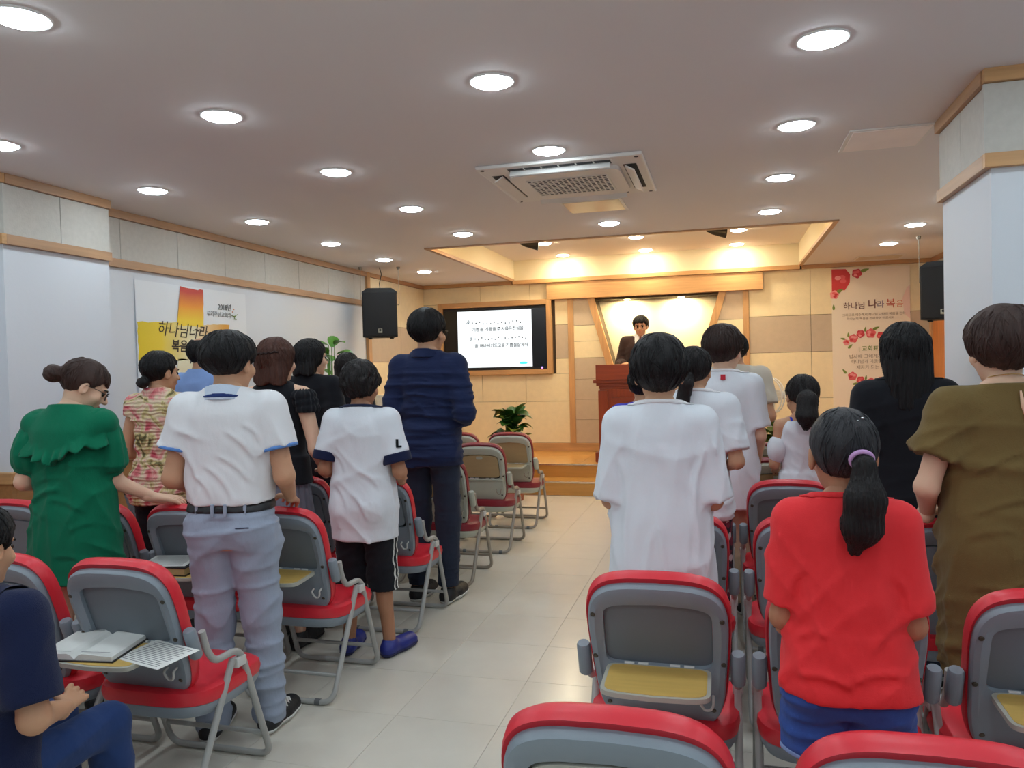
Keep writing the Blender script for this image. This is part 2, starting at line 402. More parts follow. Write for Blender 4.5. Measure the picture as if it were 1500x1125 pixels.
BK = Vector((0, .135, .385)); VV = Vector((0, -.168, .465)).normalized(); WW = Vector((0, -VV.z, VV.y))   # WW points to the rear
def bp(u, v, w): return BK+Vector((u, 0, 0))+VV*v+WW*w
def sup(a, b, n, N=64, c=(0, 0)):
    out = []
    for k in range(N):
        t = 2*math.pi*k/N; cx, sx = math.cos(t), math.sin(t)
        out.append((c[0]+a*math.copysign(abs(cx)**(2/n), cx), c[1]+b*math.copysign(abs(sx)**(2/n), sx)))
    return out
def shape(pts, taper=.13, arch=.014, top=.49, half=.2):
    r = []
    for u, v in pts:
        f = 1-taper*(1-min(1, max(0, v/top)))**1.5
        r.append((u*f, v+(arch*(1-(u/half)**2) if v > top*.5 else 0)))
    return r
def rings(mb, layers, close=True):
    N = len(layers[0]); vs = [p for l in layers for p in l]
    fs = [(i*N+k, i*N+(k+1) % N, (i+1)*N+(k+1) % N, (i+1)*N+k) for i in range(len(layers)-1) for k in range(N)]
    if close: fs += [tuple(range(N-1, -1, -1)), tuple((len(layers)-1)*N+k for k in range(N))]
    mb.add(vs, fs); return mb
def off(pts, c, s): return [(c[0]+(u-c[0])*s[0], c[1]+(v-c[1])*s[1]) for u, v in pts]
CC = (0, .235)
outer = shape(sup(.200, .235, 5, c=CC)); cush = shape(sup(.209, .251, 4.6, c=(0, .240)), half=.209)
rec = [(u, v+.016*(1-(u/.15)**2)*(v > .3)) for u, v in sup(.152, .098, 9, c=(0, .308))]
def L(pts, w): return [bp(u, v, w) for u, v in pts]
def back_shell():
    o2 = off(outer, CC, (.975, .98)); o3 = off(outer, CC, (.90, .93)); r0 = off(rec, (0, .308), (1.05, 1.06))
    mb = MB(); rings(mb, [L(off(outer, CC, (.96, .96)), -.012), L(outer, -.004), L(outer, .018), L(o2, .027), L(o3, .030), L(r0, .021), L(rec, .019), L(rec, .004)])
    return mb
def back_cushion():
    def s(a): return off(cush, CC, (a, a))
    mb = MB(); rings(mb, [L(s(.6), -.052), L(s(.86), -.050), L(s(.96), -.042), L(s(1.0), -.026), L(s(1.0), -.006), L(s(.985), .008), L(s(.95), .004)])
    return mb
def seat_plan(a, b, c, n=3.6): return sup(a, b, n, 48, c)
def seat_z(x, y): return .018*max(0, (.16-y)/.16)**1.3-.018*max(0, (y-.36)/.14)**2
def seat_ring(s, z, a=.222, b=.222, c=(0, .285)): return [(x, y, z+seat_z(x, y)) for x, y in off(seat_plan(a, b, c), c, (s, s))]
def seat_cushion(): return rings(MB(), [seat_ring(.9, .343), seat_ring(1.0, .348), seat_ring(1.02, .37), seat_ring(1.0, .392), seat_ring(.92, .403), seat_ring(.5, .398)])
def seat_pan(): return rings(MB(), [seat_ring(.80, .298), seat_ring(.93, .306), seat_ring(.99, .33), seat_ring(.99, .346), seat_ring(.9, .35)])
HX = .219
def front_frame():
    p = [(-HX, .105, .605), (-HX, .125, .535), (-HX, .165, .482), (-HX, .305, .478), (-HX, .475, .0125), (HX, .475, .0125), (HX, .305, .478), (HX, .165, .482), (HX, .125, .535), (HX, .105, .605)]
    return MB().tube(fillet(p, .055, 6), .0122, 10)
def rear_frame():
    h = HX-.0
    p = [(-h, .262, .455), (-h, .012, .0125), (h, .012, .0125), (h, .262, .455)]
    return MB().tube(fillet(p, .06, 6), .0122, 10)
def desk_shape(t0, t1): return [(u, (t0+t1)/2+(v-.308)*(t1-t0)/.196) for u, v in off(rec, (0, .308), (.965, .95))]
HV, HW = .214, .016         # the desk's hinge line on the back
def desk_layers(state, th0, th1):
    pts = desk_shape(.004, .19); out = []
    if state == 'closed': d, n = VV, WW
    else: d = Vector((0, -.995, -.06)).normalized(); n = Vector((0, d.z, -d.y)) * -1      # n points down
    h = bp(0, HV, HW)
    if state == 'closed': h = bp(0, HV, .006)
    for th in (th0, th1): out.append([h+Vector((u, 0, 0))+d*t+n*th for u, t in pts])
    return out
def desk_mesh(state):
    a = desk_layers(state, 0, .013); return rings(MB(), a)
def desk_top(state):
    pts = off(desk_shape(.004, .19), (0, .097), (.93, .9)); d = VV if state == 'closed' else Vector((0, -.995, -.06)).normalized()
    n = WW if state == 'closed' else Vector((0, -d.z, d.y))
    h = bp(0, HV, .006) if state == 'closed' else bp(0, HV, HW)
    if state == 'closed': n = -WW
    else: n = Vector((0, -.06, .995)).normalized()
    return rings(MB(), [[h+Vector((u, 0, 0))+d*t+n*(-.001) for u, t in pts], [h+Vector((u, 0, 0))+d*t+n*.0012 for u, t in pts]])
def cyl(a, b, r, n=12, r2=None): return MB().tube([a, b], [r, r2 if r2 else r], n)
CM = {}
def cmesh(key, fn, mat, ang=40):
    if key not in CM:
        o = fn().build(key, mat, None, True, ang); CM[key] = o.data; bpy.data.objects.remove(o)
    return CM[key]
def chair(x, y, style, desk, label, rz=0, group=None, pale=False):
    red = style == 'red'
    t = empty('folding_chair', (x, y, 0), rz); tag(t, label, 'chair', group)
    sh, rc, tb, cu = (m_shell, m_recess, m_tubeg, m_red) if red else (m_cshell, m_crecess, m_tubec, m_maroon)
    k = style
    link('seat_cushion', cmesh('seat_cushion_'+k, seat_cushion, cu), None, t)
    link('seat_pan', cmesh('seat_pan_'+k, seat_pan, sh), None, t)
    bs = link('back_shell', cmesh('back_shell_'+k, back_shell, sh), None, t)
    fl_ = link('recess_panel', cmesh('recess_'+k, lambda: rings(MB(), [L(off(rec, (0, .308), (.995, .995)), .003), L(off(rec, (0, .308), (.995, .995)), .0055)]), rc), None, bs)
    link('back_cushion', cmesh('back_cushion_'+k, back_cushion, cu), None, t)
    scr = cmesh('screw', lambda: MB().lathe([(.0075, -.004), (.0075, .001), (.005, .003)], 10), m_screw)
    q = WW.to_track_quat('Z', 'X')
    for (u, v, w_) in ((-.178, .385, .029), (.178, .385, .029), (-.18, .24, .029), (.18, .24, .029), (-.15, .075, .029), (.15, .075, .029)):
        s_ = link('screw', scr, None, bs); s_.location = bp(u, v, w_); s_.rotation_mode = 'QUATERNION'; s_.rotation_quaternion = q
    link('front_leg_frame', cmesh('front_frame_'+k, front_frame, tb, 60), None, t)
    link('rear_leg_frame', cmesh('rear_frame_'+k, rear_frame, tb, 60), None, t)
    for (yy, zz) in ((.4385, .112), (.068, .112)):
        link('crossbar', cmesh('crossbar_%s_%d' % (k, yy*100), lambda: cyl((-HX, yy, zz), (HX, yy, zz), .009), tb, 60), None, t)
    for s in (-1, 1):
        a, b = bp(s*HX, .155, .004), bp(s*HX, .262, .004)
        link('arm_sleeve', cmesh('sleeve_%s_%d' % (k, s), lambda: MB().tube([a, a.lerp(b, .06), a.lerp(b, .94), b], [.016, .0205, .0205, .017], 14), sh, 50), None, t)
        link('bracket', cmesh('bracket%d' % s, lambda: MB().bbox(s*HX-.016, s*HX+.016, .268, .322, .418, .452, .006), m_bracket), None, t)
        link('foot_plug', cmesh('plug%d' % s, lambda: cyl((s*.16, .012, .0135), (s*.135, .012, .0135), .0138), m_plug, 50), None, t)
    # desk
    dk = link('desk', cmesh('desk_%s_%s_%s' % (k, desk, pale), lambda: desk_mesh(desk), (m_deskpale if (pale or desk == 'open') else sh) if red else (m_crecess if desk == 'closed' else m_cshell)), None, t)
    link('desk_top', cmesh('desk_top_%s_%s' % (k, desk), lambda: desk_top(desk), m_deskwood if red else m_crecess), None, dk)
    if desk == 'closed':
        link('latch', cmesh('latch_'+k, lambda: rings(MB(), [L(sup(.026, .012, 5, 24, (0, .392)), .016), L(sup(.024, .011, 5, 24, (0, .392)), .026)]), sh), None, dk)
        link('desk_gap', cmesh('desk_gap', lambda: rings(MB(), [L(off(rec, (0, .308), (1.004, 1.004)), .0055), L(off(rec, (0, .308), (1.0, 1.0)), .008)]), m_black), None, bs)
    for u in (-.085, -.045, .045, .085):
        link('hinge', cmesh('hinge%d' % (u*1000), lambda: cyl(bp(u-.014, .212, .018), bp(u+.014, .212, .018), .006, 8), m_bracket if red else m_tubec, 60), None, dk)
    if not red: link('hinge_bar', cmesh('hinge_bar', lambda: cyl(bp(-.17, .205, .026), bp(.17, .205, .026), .006, 8), m_cshell, 60), None, t)
    hp = [bp(.11, .12, .022), bp(.11, .12, .048), bp(.125, .092, .05), bp(.142, .094, .05), bp(.15, .112, .05), bp(.15, .125, .048), bp(.15, .125, .022)]
    link('bag_hook', cmesh('hook_'+k, lambda: MB().tube(fillet(hp, .012, 3), .004, 8), m_bracket if red else tb, 60), None, t)
    return t
LX = [-1.88, -2.37, -2.86, -3.35]
LYB = [2.04+.91*k for k in range(6)]
aisle_dx = [-.01, .005, .03, .035, .04, .03]
ORD = ['first', 'second', 'third', 'fourth']
row_of = {-1: 'row of the seated boy', 0: 'row of the man in grey trousers', 1: 'row of the boy in the white shirt', 2: 'row of the man in the navy shirt',
          3: 'rearmost row of cream chairs', 4: 'middle row of cream chairs', 5: 'cream chair row next to the stage'}
opened = {(0, 0): 'open', (1, 0): 'open', (1, 1): 'open', (5, 0): 'open'}
for k in range(-1, 6):
    for c_ in range(4):
        if k == -1 and c_ > 1: continue
        if k >= 3 and c_ > 2: continue
        st_ = 'red' if k < 3 else 'cream'
        dk_ = opened.get((k, c_), 'closed')
        lab = '%s folding chair, %s from the aisle, in the %s left of the aisle' % ('grey and red' if st_ == 'red' else 'cream and maroon', ORD[c_], row_of[k])
        if k >= 3: lab = '%s chair from the aisle, maroon seat, in the %s' % (ORD[c_], row_of[k])
        else: lab = '%s red chair from the aisle in the %s' % (ORD[c_], row_of[k])
        chair(LX[c_]+(aisle_dx[k] if k >= 0 else -.05), 2.04+.91*k if k >= 0 else 1.22, st_, dk_, lab, 0, 'chairs left of the aisle')
RXs = [-.195, .30, .79]
row_r = {0: 'row behind the girl in red', 1: 'row in front of the girl in red', 2: 'row behind the woman in the black shirt', 3: 'row with the paper cup',
         4: 'rear cream row on the right', 5: 'front cream row on the right'}
for k in range(6):
    for c_ in range(3):
        st_ = 'red' if k < 4 else 'cream'
        dk_ = 'open' if (k, c_) in ((1, 0), (1, 2), (3, 1)) else 'closed'
        y = 1.30+.88*k if k < 2 else 2.18+.89*(k-1)
        lab = '%s %s chair from the aisle in the %s' % (ORD[c_], 'red' if st_ == 'red' else 'maroon', row_r[k])
        chair(RXs[c_], y, st_, dk_, lab, 0, 'chairs right of the aisle', pale=(k == 0))
# ------------------------------------------------------------------ implicit surfaces for people and soft things
def V3(*a): return np.array(a, dtype=np.float32)
def smin(a, b, k):
    h = np.clip(.5+.5*(b-a)/k, 0, 1); return b*(1-h)+a*h-k*h*(1-h)
def smax(a, b, k): return -smin(-a, -b, k)
def cap(P, a, b, ra, rb, sc=None):
    a = V3(*a); b = V3(*b); m = 1.0
    if sc is not None:
        sc = V3(*sc); P = P/sc; a = a/sc; b = b/sc; m = float(sc.min())
    d = b-a; q = P-a; t = np.clip((q@d)/float(d@d+1e-9), 0, 1)
    q = q-t[:, None]*d
    return (np.sqrt((q*q).sum(1))-(ra+(rb-ra)*t))*m
def ell(P, c, r):
    r = V3(*r); q = (P-V3(*c))/r; k0 = np.sqrt((q*q).sum(1)); q = q/r; k1 = np.sqrt((q*q).sum(1))+1e-6
    return k0*(k0-1)/k1
def loft(P, tab, n=2.3, cx=0.0):
    """stack of oval sections: rows (z, half width, half depth, centre y)"""
    T = np.array(tab, dtype=np.float64); T = T[np.argsort(T[:, 0])]
    zs = np.linspace(T[0, 0], T[-1, 0], 80); C = [np.interp(zs, T[:, 0], T[:, i]) for i in (1, 2, 3)]
    ker = np.ones(7)/7
    C = [np.convolve(np.pad(c, 3, 'edge'), ker, 'valid') for c in C]
    z = P[:, 2]; a, b, cy = [np.interp(z, zs, c).astype(np.float32) for c in C]
    x = np.abs(P[:, 0]-cx)/a; y = np.abs(P[:, 1]-cy)/b
    k = (x**n+y**n)**(1/n); d = (k-1)*np.minimum(a, b)
    return np.maximum(d, np.maximum(T[0, 0]-z, z-T[-1, 0]))
def plane(P, p, n): n = V3(*n); n = n/np.linalg.norm(n); return (P-V3(*p))@n          # keep negative side
def rot(pitch, yaw, roll):
    return np.array((Matrix.Rotation(yaw, 3, 'Z') @ Matrix.Rotation(-pitch, 3, 'X') @ Matrix.Rotation(roll, 3, 'Y')), dtype=np.float32)
def waves(P, seed, amp, freq, n=5):
    """soft creases: a few warped sine sheets; freq = (x, y, z) base frequencies"""
    R = np.random.RandomState(seed); o = np.zeros(len(P), np.float32)
    for i in range(n):
        k = (R.randn(3)*np.array(freq)*2.9).astype(np.float32); m = (R.randn(3)*np.array(freq)*.9).astype(np.float32); m2 = (R.randn(3)*7).astype(np.float32)
        a = P@k+R.rand()*6.3+1.8*np.sin(P@m+R.rand()*6.3)
        r = 1-np.abs(np.sin(a*.5)); o += (r*r-.25)*np.clip(.45+.9*np.sin(P@m2+R.rand()*6.3), 0, 1)
    return -amp*o*1.25
def surf(fn, lo, hi, vox):
    """surface nets on a sparse block grid; returns verts, quads"""
    lo = np.array(lo, float); hi = np.array(hi, float); B = 6
    nb = np.maximum(1, np.ceil((hi-lo)/(vox*B)).astype(int)); n = nb*B+1
    c = [lo[i]+(np.arange(nb[i])+.5)*B*vox for i in range(3)]
    G = np.stack(np.meshgrid(*c, indexing='ij'), -1).reshape(-1, 3).astype(np.float32)
    D = fn(G); act = np.abs(D) < vox*B*1.35
    Fv = np.where(D < 0, -1.0, 1.0).reshape(nb).astype(np.float32)
    F = np.ones(n, np.float32)
    F[:-1, :-1, :-1] = np.repeat(np.repeat(np.repeat(Fv, B, 0), B, 1), B, 2)
    idx = np.argwhere(act.reshape(nb))
    if len(idx) == 0: return np.zeros((0, 3)), np.zeros((0, 4), int)
    r = np.arange(B+1); L_ = np.stack(np.meshgrid(r, r, r, indexing='ij'), -1).reshape(-1, 3)
    I = (idx[:, None, :]*B+L_[None]).reshape(-1, 3)
    flat = np.unique(np.ravel_multi_index(I.T, n)); ii = np.stack(np.unravel_index(flat, n), 1)
    F.reshape(-1)[flat] = fn((lo+ii*vox).astype(np.float32))
    s = F < 0
    cnt = sum(s[a:n[0]-1+a, b:n[1]-1+b, e:n[2]-1+e].astype(np.int8) for a in (0, 1) for b in (0, 1) for e in (0, 1))
    cells = np.argwhere((cnt > 0) & (cnt < 8))
    if len(cells) == 0: return np.zeros((0, 3)), np.zeros((0, 4), int)
    vid = np.full(n-1, -1, np.int64); vid[tuple(cells.T)] = np.arange(len(cells))
    off_ = [(a, b, e) for a in (0, 1) for b in (0, 1) for e in (0, 1)]
    vals = [F[cells[:, 0]+a, cells[:, 1]+b, cells[:, 2]+e] for a, b, e in off_]
    acc = np.zeros((len(cells), 3)); num = np.zeros(len(cells))
    for i in range(8):
        for ax in range(3):
            if off_[i][ax]: continue
            o2 = list(off_[i]); o2[ax] = 1; j = off_.index(tuple(o2))
            f0, f1 = vals[i], vals[j]; m = (f0 < 0) != (f1 < 0)
            t = np.where(m, f0/np.where(m, f0-f1, 1), 0); p = np.zeros((len(cells), 3)); p[:] = off_[i]; p[:, ax] += t
            acc[m] += p[m]; num[m] += 1
    verts = lo+(cells+acc/num[:, None])*vox
    Q = []
    for ax in range(3):
        s0 = [slice(None)]*3; s1 = [slice(None)]*3; s0[ax] = slice(0, -1); s1[ax] = slice(1, None)
        d = s[tuple(s0)] != s[tuple(s1)]; e = np.argwhere(d)
        b1, b2 = (ax+1) % 3, (ax+2) % 3
        e = e[(e[:, b1] > 0) & (e[:, b2] > 0) & (e[:, b1] < n[b1]-1) & (e[:, b2] < n[b2]-1)]
        if len(e) == 0: continue
        def cid(d1, d2):
            q = e.copy(); q[:, b1] -= d1; q[:, b2] -= d2; return vid[tuple(q.T)]
        q = np.stack([cid(1, 1), cid(0, 1), cid(0, 0), cid(1, 0)], 1)
        flip = ~s[tuple(e.T)]; q[flip] = q[flip][:, ::-1]; Q.append(q)
    Q = np.concatenate(Q) if Q else np.zeros((0, 4), int)
    return verts, Q[(Q >= 0).all(1)]
def np_mesh(name, parts):
    vs = []; qs = []; n = 0
    for v, q in parts: vs.append(v); qs.append(q+n); n += len(v)
    v = np.concatenate(vs).astype(np.float32); q = np.concatenate(qs).astype(np.int32)
    me = bpy.data.meshes.new(name); me.vertices.add(len(v)); me.vertices.foreach_set('co', v.ravel())
    me.loops.add(q.size); me.loops.foreach_set('vertex_index', q.ravel()); me.polygons.add(len(q))
    me.polygons.foreach_set('loop_start', np.arange(0, q.size, 4, dtype=np.int32))
    me.update(calc_edges=True); me.polygons.foreach_set('use_smooth', np.ones(len(q), bool)); return me

# ------------------------------------------------------------------ people (drawn for a 1.70 m figure facing +y, then scaled)
m_eye = M('eye_dark', (28, 20, 16), .15); m_lip = M('lip', (168, 92, 84), .45); m_lens = M('glasses_metal', (60, 56, 54), .3, .6)
def skin(col): return M('skin_%d_%d_%d' % col, col, .55, sss=.12, var=(9, .04), bump=[(160, .03)], spec=.35)
def cloth(name, col, rough=.9, wr=.25, fine=.10, var=.03, stretch=(1, 1, .5)):
    return M(name, col, rough, var=(6, var), bump=[(8, min(1, wr*1.9), stretch), (420, fine)], sheen=.08, spec=.2)
def hairm(name, col):
    return M(name, col, .5, var=(5, .3, (9, 9, 1)), bump=[(12, .30, (7, 7, .8)), (40, .3, (9, 9, .6))], spec=.28)
BODY = [(.80, .150, .100, -.012), (.86, .160, .112, -.015), (.93, .158, .108, -.015), (1.03, .136, .092, -.005), (1.15, .142, .098, 0), (1.27, .158, .106, .002), (1.35, .158, .092, -.01), (1.405, .120, .070, -.015), (1.45, .058, .056, -.012)]
class Person:
    def __init__(s, label, x, y, h, yaw=0, z=0, skin_c=(205, 160, 130), hs=1.0, pitch=0, hyaw=0, roll=0, sh=.172, wide=1.0, deep=1.0,
                 nz=.098, taper=.0, armL=None, armR=None, legs=None, vox=.009, drop=0.0, neck_r=.052, lean=0.0, hip=1.0, over=True):
        s.hipk = hip; s.over = over; s.folds = []
        s.t = empty('person', (x, y, z), math.radians(yaw)); tag(s.t, label, 'person')
        s.k = h/1.70; s.vox = vox/s.k; s.skin = skin(skin_c); s.hs = hs; s.sh = sh; s.wide = wide; s.deep = deep; s.drop = drop; s.neck_r = neck_r
        s.lean = lean; s.floor = drop
        A = dict(S=(sh, -.015, 1.372), E=(sh+.055, -.055, 1.095), W=(.12, .17, 1.03), d=(-.35, .9, .1), n=(-.3, 0, -.95), curl=.5)
        s.arm = {}
        for side, a in ((-1, armL), (1, armR)):
            q = dict(A); q.update(a or {})
            for key in 'SEWdn': q[key] = V3(q[key][0]*side, q[key][1], q[key][2])
            s.arm[side] = q
        s.leg = {}
        for side in (-1, 1):
            q = dict(H=(.085, -.005, .88), K=(.092, .012, .475), A=(.095, -.02, .085), toe=(.10, .15, .03)); q.update(legs or {})
            if isinstance(q.get('side'), dict): q.update(q['side'].get(side, {}))
            for key in ('H', 'K', 'A', 'toe'): q[key] = V3(q[key][0]*side, q[key][1], q[key][2])
            s.leg[side] = q
        s.R = rot(math.radians(pitch), math.radians(hyaw), math.radians(roll))
        piv = V3(0, -.012, 1.462); s.C = piv+s.R@V3(0, .016, nz*hs); s.taper = taper; s.piv = piv
    # --- fields
    def hl(s, P): return ((P-s.C)@s.R)/s.hs          # to the head's own frame
    def f_head(s, P):
        q = s.hl(P)
        d = smin(ell(q, (0, -.014, .030), (.075, .095, .084)), ell(q, (0, .022, -.040), (.060, .071, .076)), .03)
        d = smin(d, ell(q, (0, .062, -.096), (.026, .022, .018)), .025)
        d = smin(d, ell(q, (0, .080, .020), (.046, .014, .010)), .014)
        ax = q.copy(); ax[:, 0] = np.abs(ax[:, 0])
        d = smax(d, -ell(ax, (.031, .098, -.002), (.018, .014, .011)), .010)
        d = smin(d, cap(q, (0, .090, .004), (0, .109, -.030), .008, .0125), .012)
        d = smin(d, ell(ax, (.011, .096, -.034), (.008, .009, .007)), .008)
        d = smin(d, ell(q, (0, .087, -.062), (.022, .009, .009)), .008)
        d = smin(d, ell(ax, (.045, .06, -.03), (.022, .02, .022)), .02)
        e = ell(ax, (.077, -.004, -.012), (.010, .020, .031)); e = np.maximum(e, -ell(ax, (.088, .002, -.010), (.008, .011, .019)))
        return smin(d, e, .008)*s.hs
    def f_neck(s, P):
        top = s.C+s.R@(V3(0, -.022, -.055)*s.hs)
        return cap(P, (0, -.022, 1.39), top, s.neck_r*1.12, s.neck_r*.97)
    def f_core(s, P, skipfeet=False):
        T = [(z, a*s.wide-.010, b*s.deep-.010, c) for z, a, b, c in BODY]
        d = loft(P, T)
        for sd in (-1, 1):
            a = s.arm[sd]; d = smin(d, cap(P, (sd*.04, -.018, 1.405), a['S'], .045, .046), .04)
        d = smin(d, s.f_neck(P), .035)
        for sd in (-1, 1):
            a = s.arm[sd]; l = s.leg[sd]
            e = smin(cap(P, a['S'], a['E'], .044*s.wide, .037*s.wide), cap(P, a['E'], a['W'], .038*s.wide, .025), .02)
            d = smin(d, e, .02)
            e = smin(cap(P, l['H'], l['K'], .076, .050), cap(P, l['K'], l['A'], .049, .036), .025)
            kd = (l['K']*.68+l['A']*.32); e = smin(e, ell(P, (kd[0], kd[1]-.010, kd[2]), (.040, .043, .10)), .03)
            e = smin(e, cap(P, (l['A'][0], l['A'][1]-.018, l['A'][2]-.045), l['toe'], .028, .022), .03)
            d = smin(d, e, .02)
        return d
    def hand_pts(s, sd):
        a = s.arm[sd]; d = a['d']/np.linalg.norm(a['d']); n = a['n']-d*(a['n']@d); n = n/np.linalg.norm(n)
        t = np.cross(n, d)*(-sd)          # thumb side
        return a['W'], d, n, t, a['curl']
    def f_hand(s, P, sd):
        W, d, n, t, cu = s.hand_pts(sd); hk = .95*s.hs**.5
        o = cap(P, W-d*.03, W, .026, .0235)
        for i in (-1, 0, 1):
            o = smin(o, cap(P, W+d*.008+t*i*.010, W+d*.078*hk+t*i*.024, .0155, .0125), .012)
        for i, (u, ln) in enumerate(((.031, .070), (.0105, .078), (-.0105, .072), (-.030, .057))):
            p = W+d*.080*hk+t*u; ang = .15*cu+.1*i*cu
            for j, (fr, r0, r1) in enumerate(((.45, .0100, .0092), (.31, .0092, .0084), (.24, .0084, .0068))):
                q = p+(d*math.cos(ang)+n*math.sin(ang)+t*u*.9)*ln*hk*fr
                o = smin(o, cap(P, p, q, r0, r1), .004); p = q; ang += .75*cu
        p = W+d*.022+t*.026; q = p+(d*.62+t*.66+n*.25)*.040; r = q+(d*.88+t*.28+n*.32)*.030; u = r+(d*.95+t*.02+n*.3)*.024
        o = smin(o, cap(P, p, q, .0145, .0115), .01); o = smin(o, cap(P, q, r, .0115, .0100), .005); return smin(o, cap(P, r, u, .0100, .0078), .004)
    # --- meshes
    def emit(s, name, parts, mat, parent=None):
        parts = [((v-np.array((0, 0, s.drop)))*s.k, q) for v, q in parts if len(q)]
        return link(name, np_mesh(name, parts), mat, parent or s.t)
    def box_of(s, pts, pad): a = np.array(pts); return a.min(0)-pad, a.max(0)+pad
    def body(s):
        pts = [(0, 0, .8), (0, 0, 1.47), (.17, .1, 1), (-.17, -.13, 1)]
        for sd in (-1, 1):
            pts += [s.arm[sd][k] for k in 'SEW']+[s.leg[sd][k] for k in ('H', 'K', 'A', 'toe')]
        lo, hi = s.box_of(pts, .09); lo[2] = max(lo[2], min(-.005, lo[2])); hi[2] = 1.50
        parts = [surf(s.f_core, lo, hi, max(s.vox*1.15, .009))]
        f = lambda P: smin(s.f_head(P), s.f_neck(P), .02)
        lo, hi = s.box_of([s.C, s.C], .155*s.hs); lo[2] = min(lo[2], 1.42)
        parts.append(surf(f, lo, hi, max(.0048, s.vox*.55)))
        for sd in (-1, 1):
            W, d, n, t, cu = s.hand_pts(sd); lo, hi = s.box_of([W-d*.03, W+d*.16, W+d*.06+t*.06, W+d*.08+n*.06, W+d*.06-t*.04], .03)
            parts.append(surf(lambda P: s.f_hand(P, sd), lo, hi, .0042 if s.vox < .0105 else .0052))
        b = s.emit('body', parts, s.skin); s.b = b
        # face
        def hp(p): return (s.C+s.R@(V3(*p)*s.hs)-V3(0, 0, s.drop))*s.k
        for sd in (-1, 1):
            MB().sphere(hp((sd*.031, .0795, -.002)), .0105*s.hs*s.k, 10, 8).build('eye', m_eye, b, True)
            MB().tube([hp((sd*.014, .0945, .0175)), hp((sd*.030, .0925, .022)), hp((sd*.048, .079, .0185))], .0032*s.hs*s.k, 6).build('eyebrow', m_brow, b, True)
        q = [hp((-.021, .089, -.062)), hp((-.008, .0965, -.0605)), hp((.008, .0965, -.0605)), hp((.021, .089, -.062))]
        MB().tube(q, [.0025*s.k, .0048*s.k, .0048*s.k, .0025*s.k], 8).build('lips', m_lip, b, True)
        return s
    def glasses(s, mat=None):
        def hp(p): return Vector((s.C+s.R@(V3(*p)*s.hs)-V3(0, 0, s.drop))*s.k)
        g = MB(); r = .0016*s.k
        for sd in (-1, 1):
            g.tube([hp((sd*.033+.023*math.cos(a), .104-.006*abs(math.cos(a)), -.004+.019*math.sin(a))) for a in np.linspace(0, 2*math.pi, 17)[:-1]], r, 6, True)
            g.tube([hp((sd*.056, .098, .004)), hp((sd*.078, .07, .006)), hp((sd*.083, .0, .005)), hp((sd*.081, -.016, -.012))], r, 6)
        g.tube([hp((-.011, .104, .0)), hp((0, .107, .004)), hp((.011, .104, .0))], r, 6)
        g.build('glasses', mat or m_lens, s.t, True); return s
    def f_hair(s, P, thick=.017, nape=-.075, ear=-.012, front=.058, fringe=0.0, vol=(1, 1, 1), seed=1, rough=.0025, back=0.0, ears=True):
        q = s.hl(P)
        d = ell(q, (0, -.016-back*.5, .030), ((.075+thick)*vol[0], (.096+thick+back)*vol[1], (.085+thick)*vol[2]))
        th = np.arctan2(q[:, 0], -(q[:, 1]+.01))
        if s.taper: d = d+s.taper*np.clip((.01-q[:, 2])/.09, 0, 1.2)
        d = d+rough*.8*(np.sin(th*17+4*np.sin(q[:, 2]*19+q[:, 0]*23+seed)+seed)+.7*np.sin(th*29-3.4*np.sin(q[:, 2]*31-q[:, 0]*17+seed*2)))*.5*np.clip((.125-q[:, 2])/.05, .2, 1)
        zl = np.interp(q[:, 1], (-.14, -.07, -.03, -.005, .022, .04, .062, .13), (nape, nape+.004, nape*.55-.01, ear+.005, ear, .022, front-fringe*.5, front-fringe))
        zl = zl.astype(np.float32)+.004*np.sin(th*9+seed)+.0035*np.sin(th*31+2*seed)
        d = d+rough*.9*np.sin(q[:, 0]*38+seed)*np.sin(q[:, 1]*33+2*seed)*np.sin(q[:, 2]*41+seed)
        d = smax(d, (zl-q[:, 2])*.75, .008)
        if ears:
            ax = q.copy(); ax[:, 0] = np.abs(ax[:, 0]); d = smax(d, -ell(ax, (.088, .004, -.018), (.026, .024, .036)), .006)
        return d*s.hs
    def hair(s, mat, extra=None, name='hair', box=None, **kw):
        def f(P):
            d = s.f_hair(P, **kw)
            if extra is not None: d = extra(s, P, s.hl(P), d)
            return d
        lo, hi = s.box_of([s.C], .19*s.hs)
        if box: lo = np.minimum(lo, s.C+np.array(box[0])); hi = np.maximum(hi, s.C+np.array(box[1]))
        o = s.emit(name, [surf(f, lo, hi, max(.0052, s.vox*.6))], mat)
        s.strands(f, mat, o, kw.get('seed', 1)); return o
    def strands(s, f, mat, parent, seed, n=260, m=8):
        """fine locks lying on the hair, from the crown outwards"""
        R = np.random.RandomState(seed); th0 = R.rand(n)*6.2832; p0 = .12+R.rand(n)**.7*1.5; ln = .45+R.rand(n)*.75
        t = np.linspace(0, 1, m)[None]; ph = p0[:, None]+ln[:, None]*t; th = th0[:, None]+(R.randn(n)*.12)[:, None]*t*2
        D = np.stack([np.sin(ph)*np.sin(th), -np.sin(ph)*np.cos(th)-.10*np.cos(ph), np.cos(ph)], -1); D /= np.linalg.norm(D, axis=-1, keepdims=True)
        rs = np.linspace(.165, .06, 36); base = V3(0, -.016, .03)
        Q = (base+D.reshape(-1, 1, 3)*rs[None, :, None]).astype(np.float32)
        P = (Q.reshape(-1, 3)*s.hs)@s.R.T+s.C
        I = (f(P.astype(np.float32)) < 0).reshape(n*m, -1); hit = I.any(1); r = rs[I.argmax(1)].reshape(n, m); hit = hit.reshape(n, m)
        mb = MB()
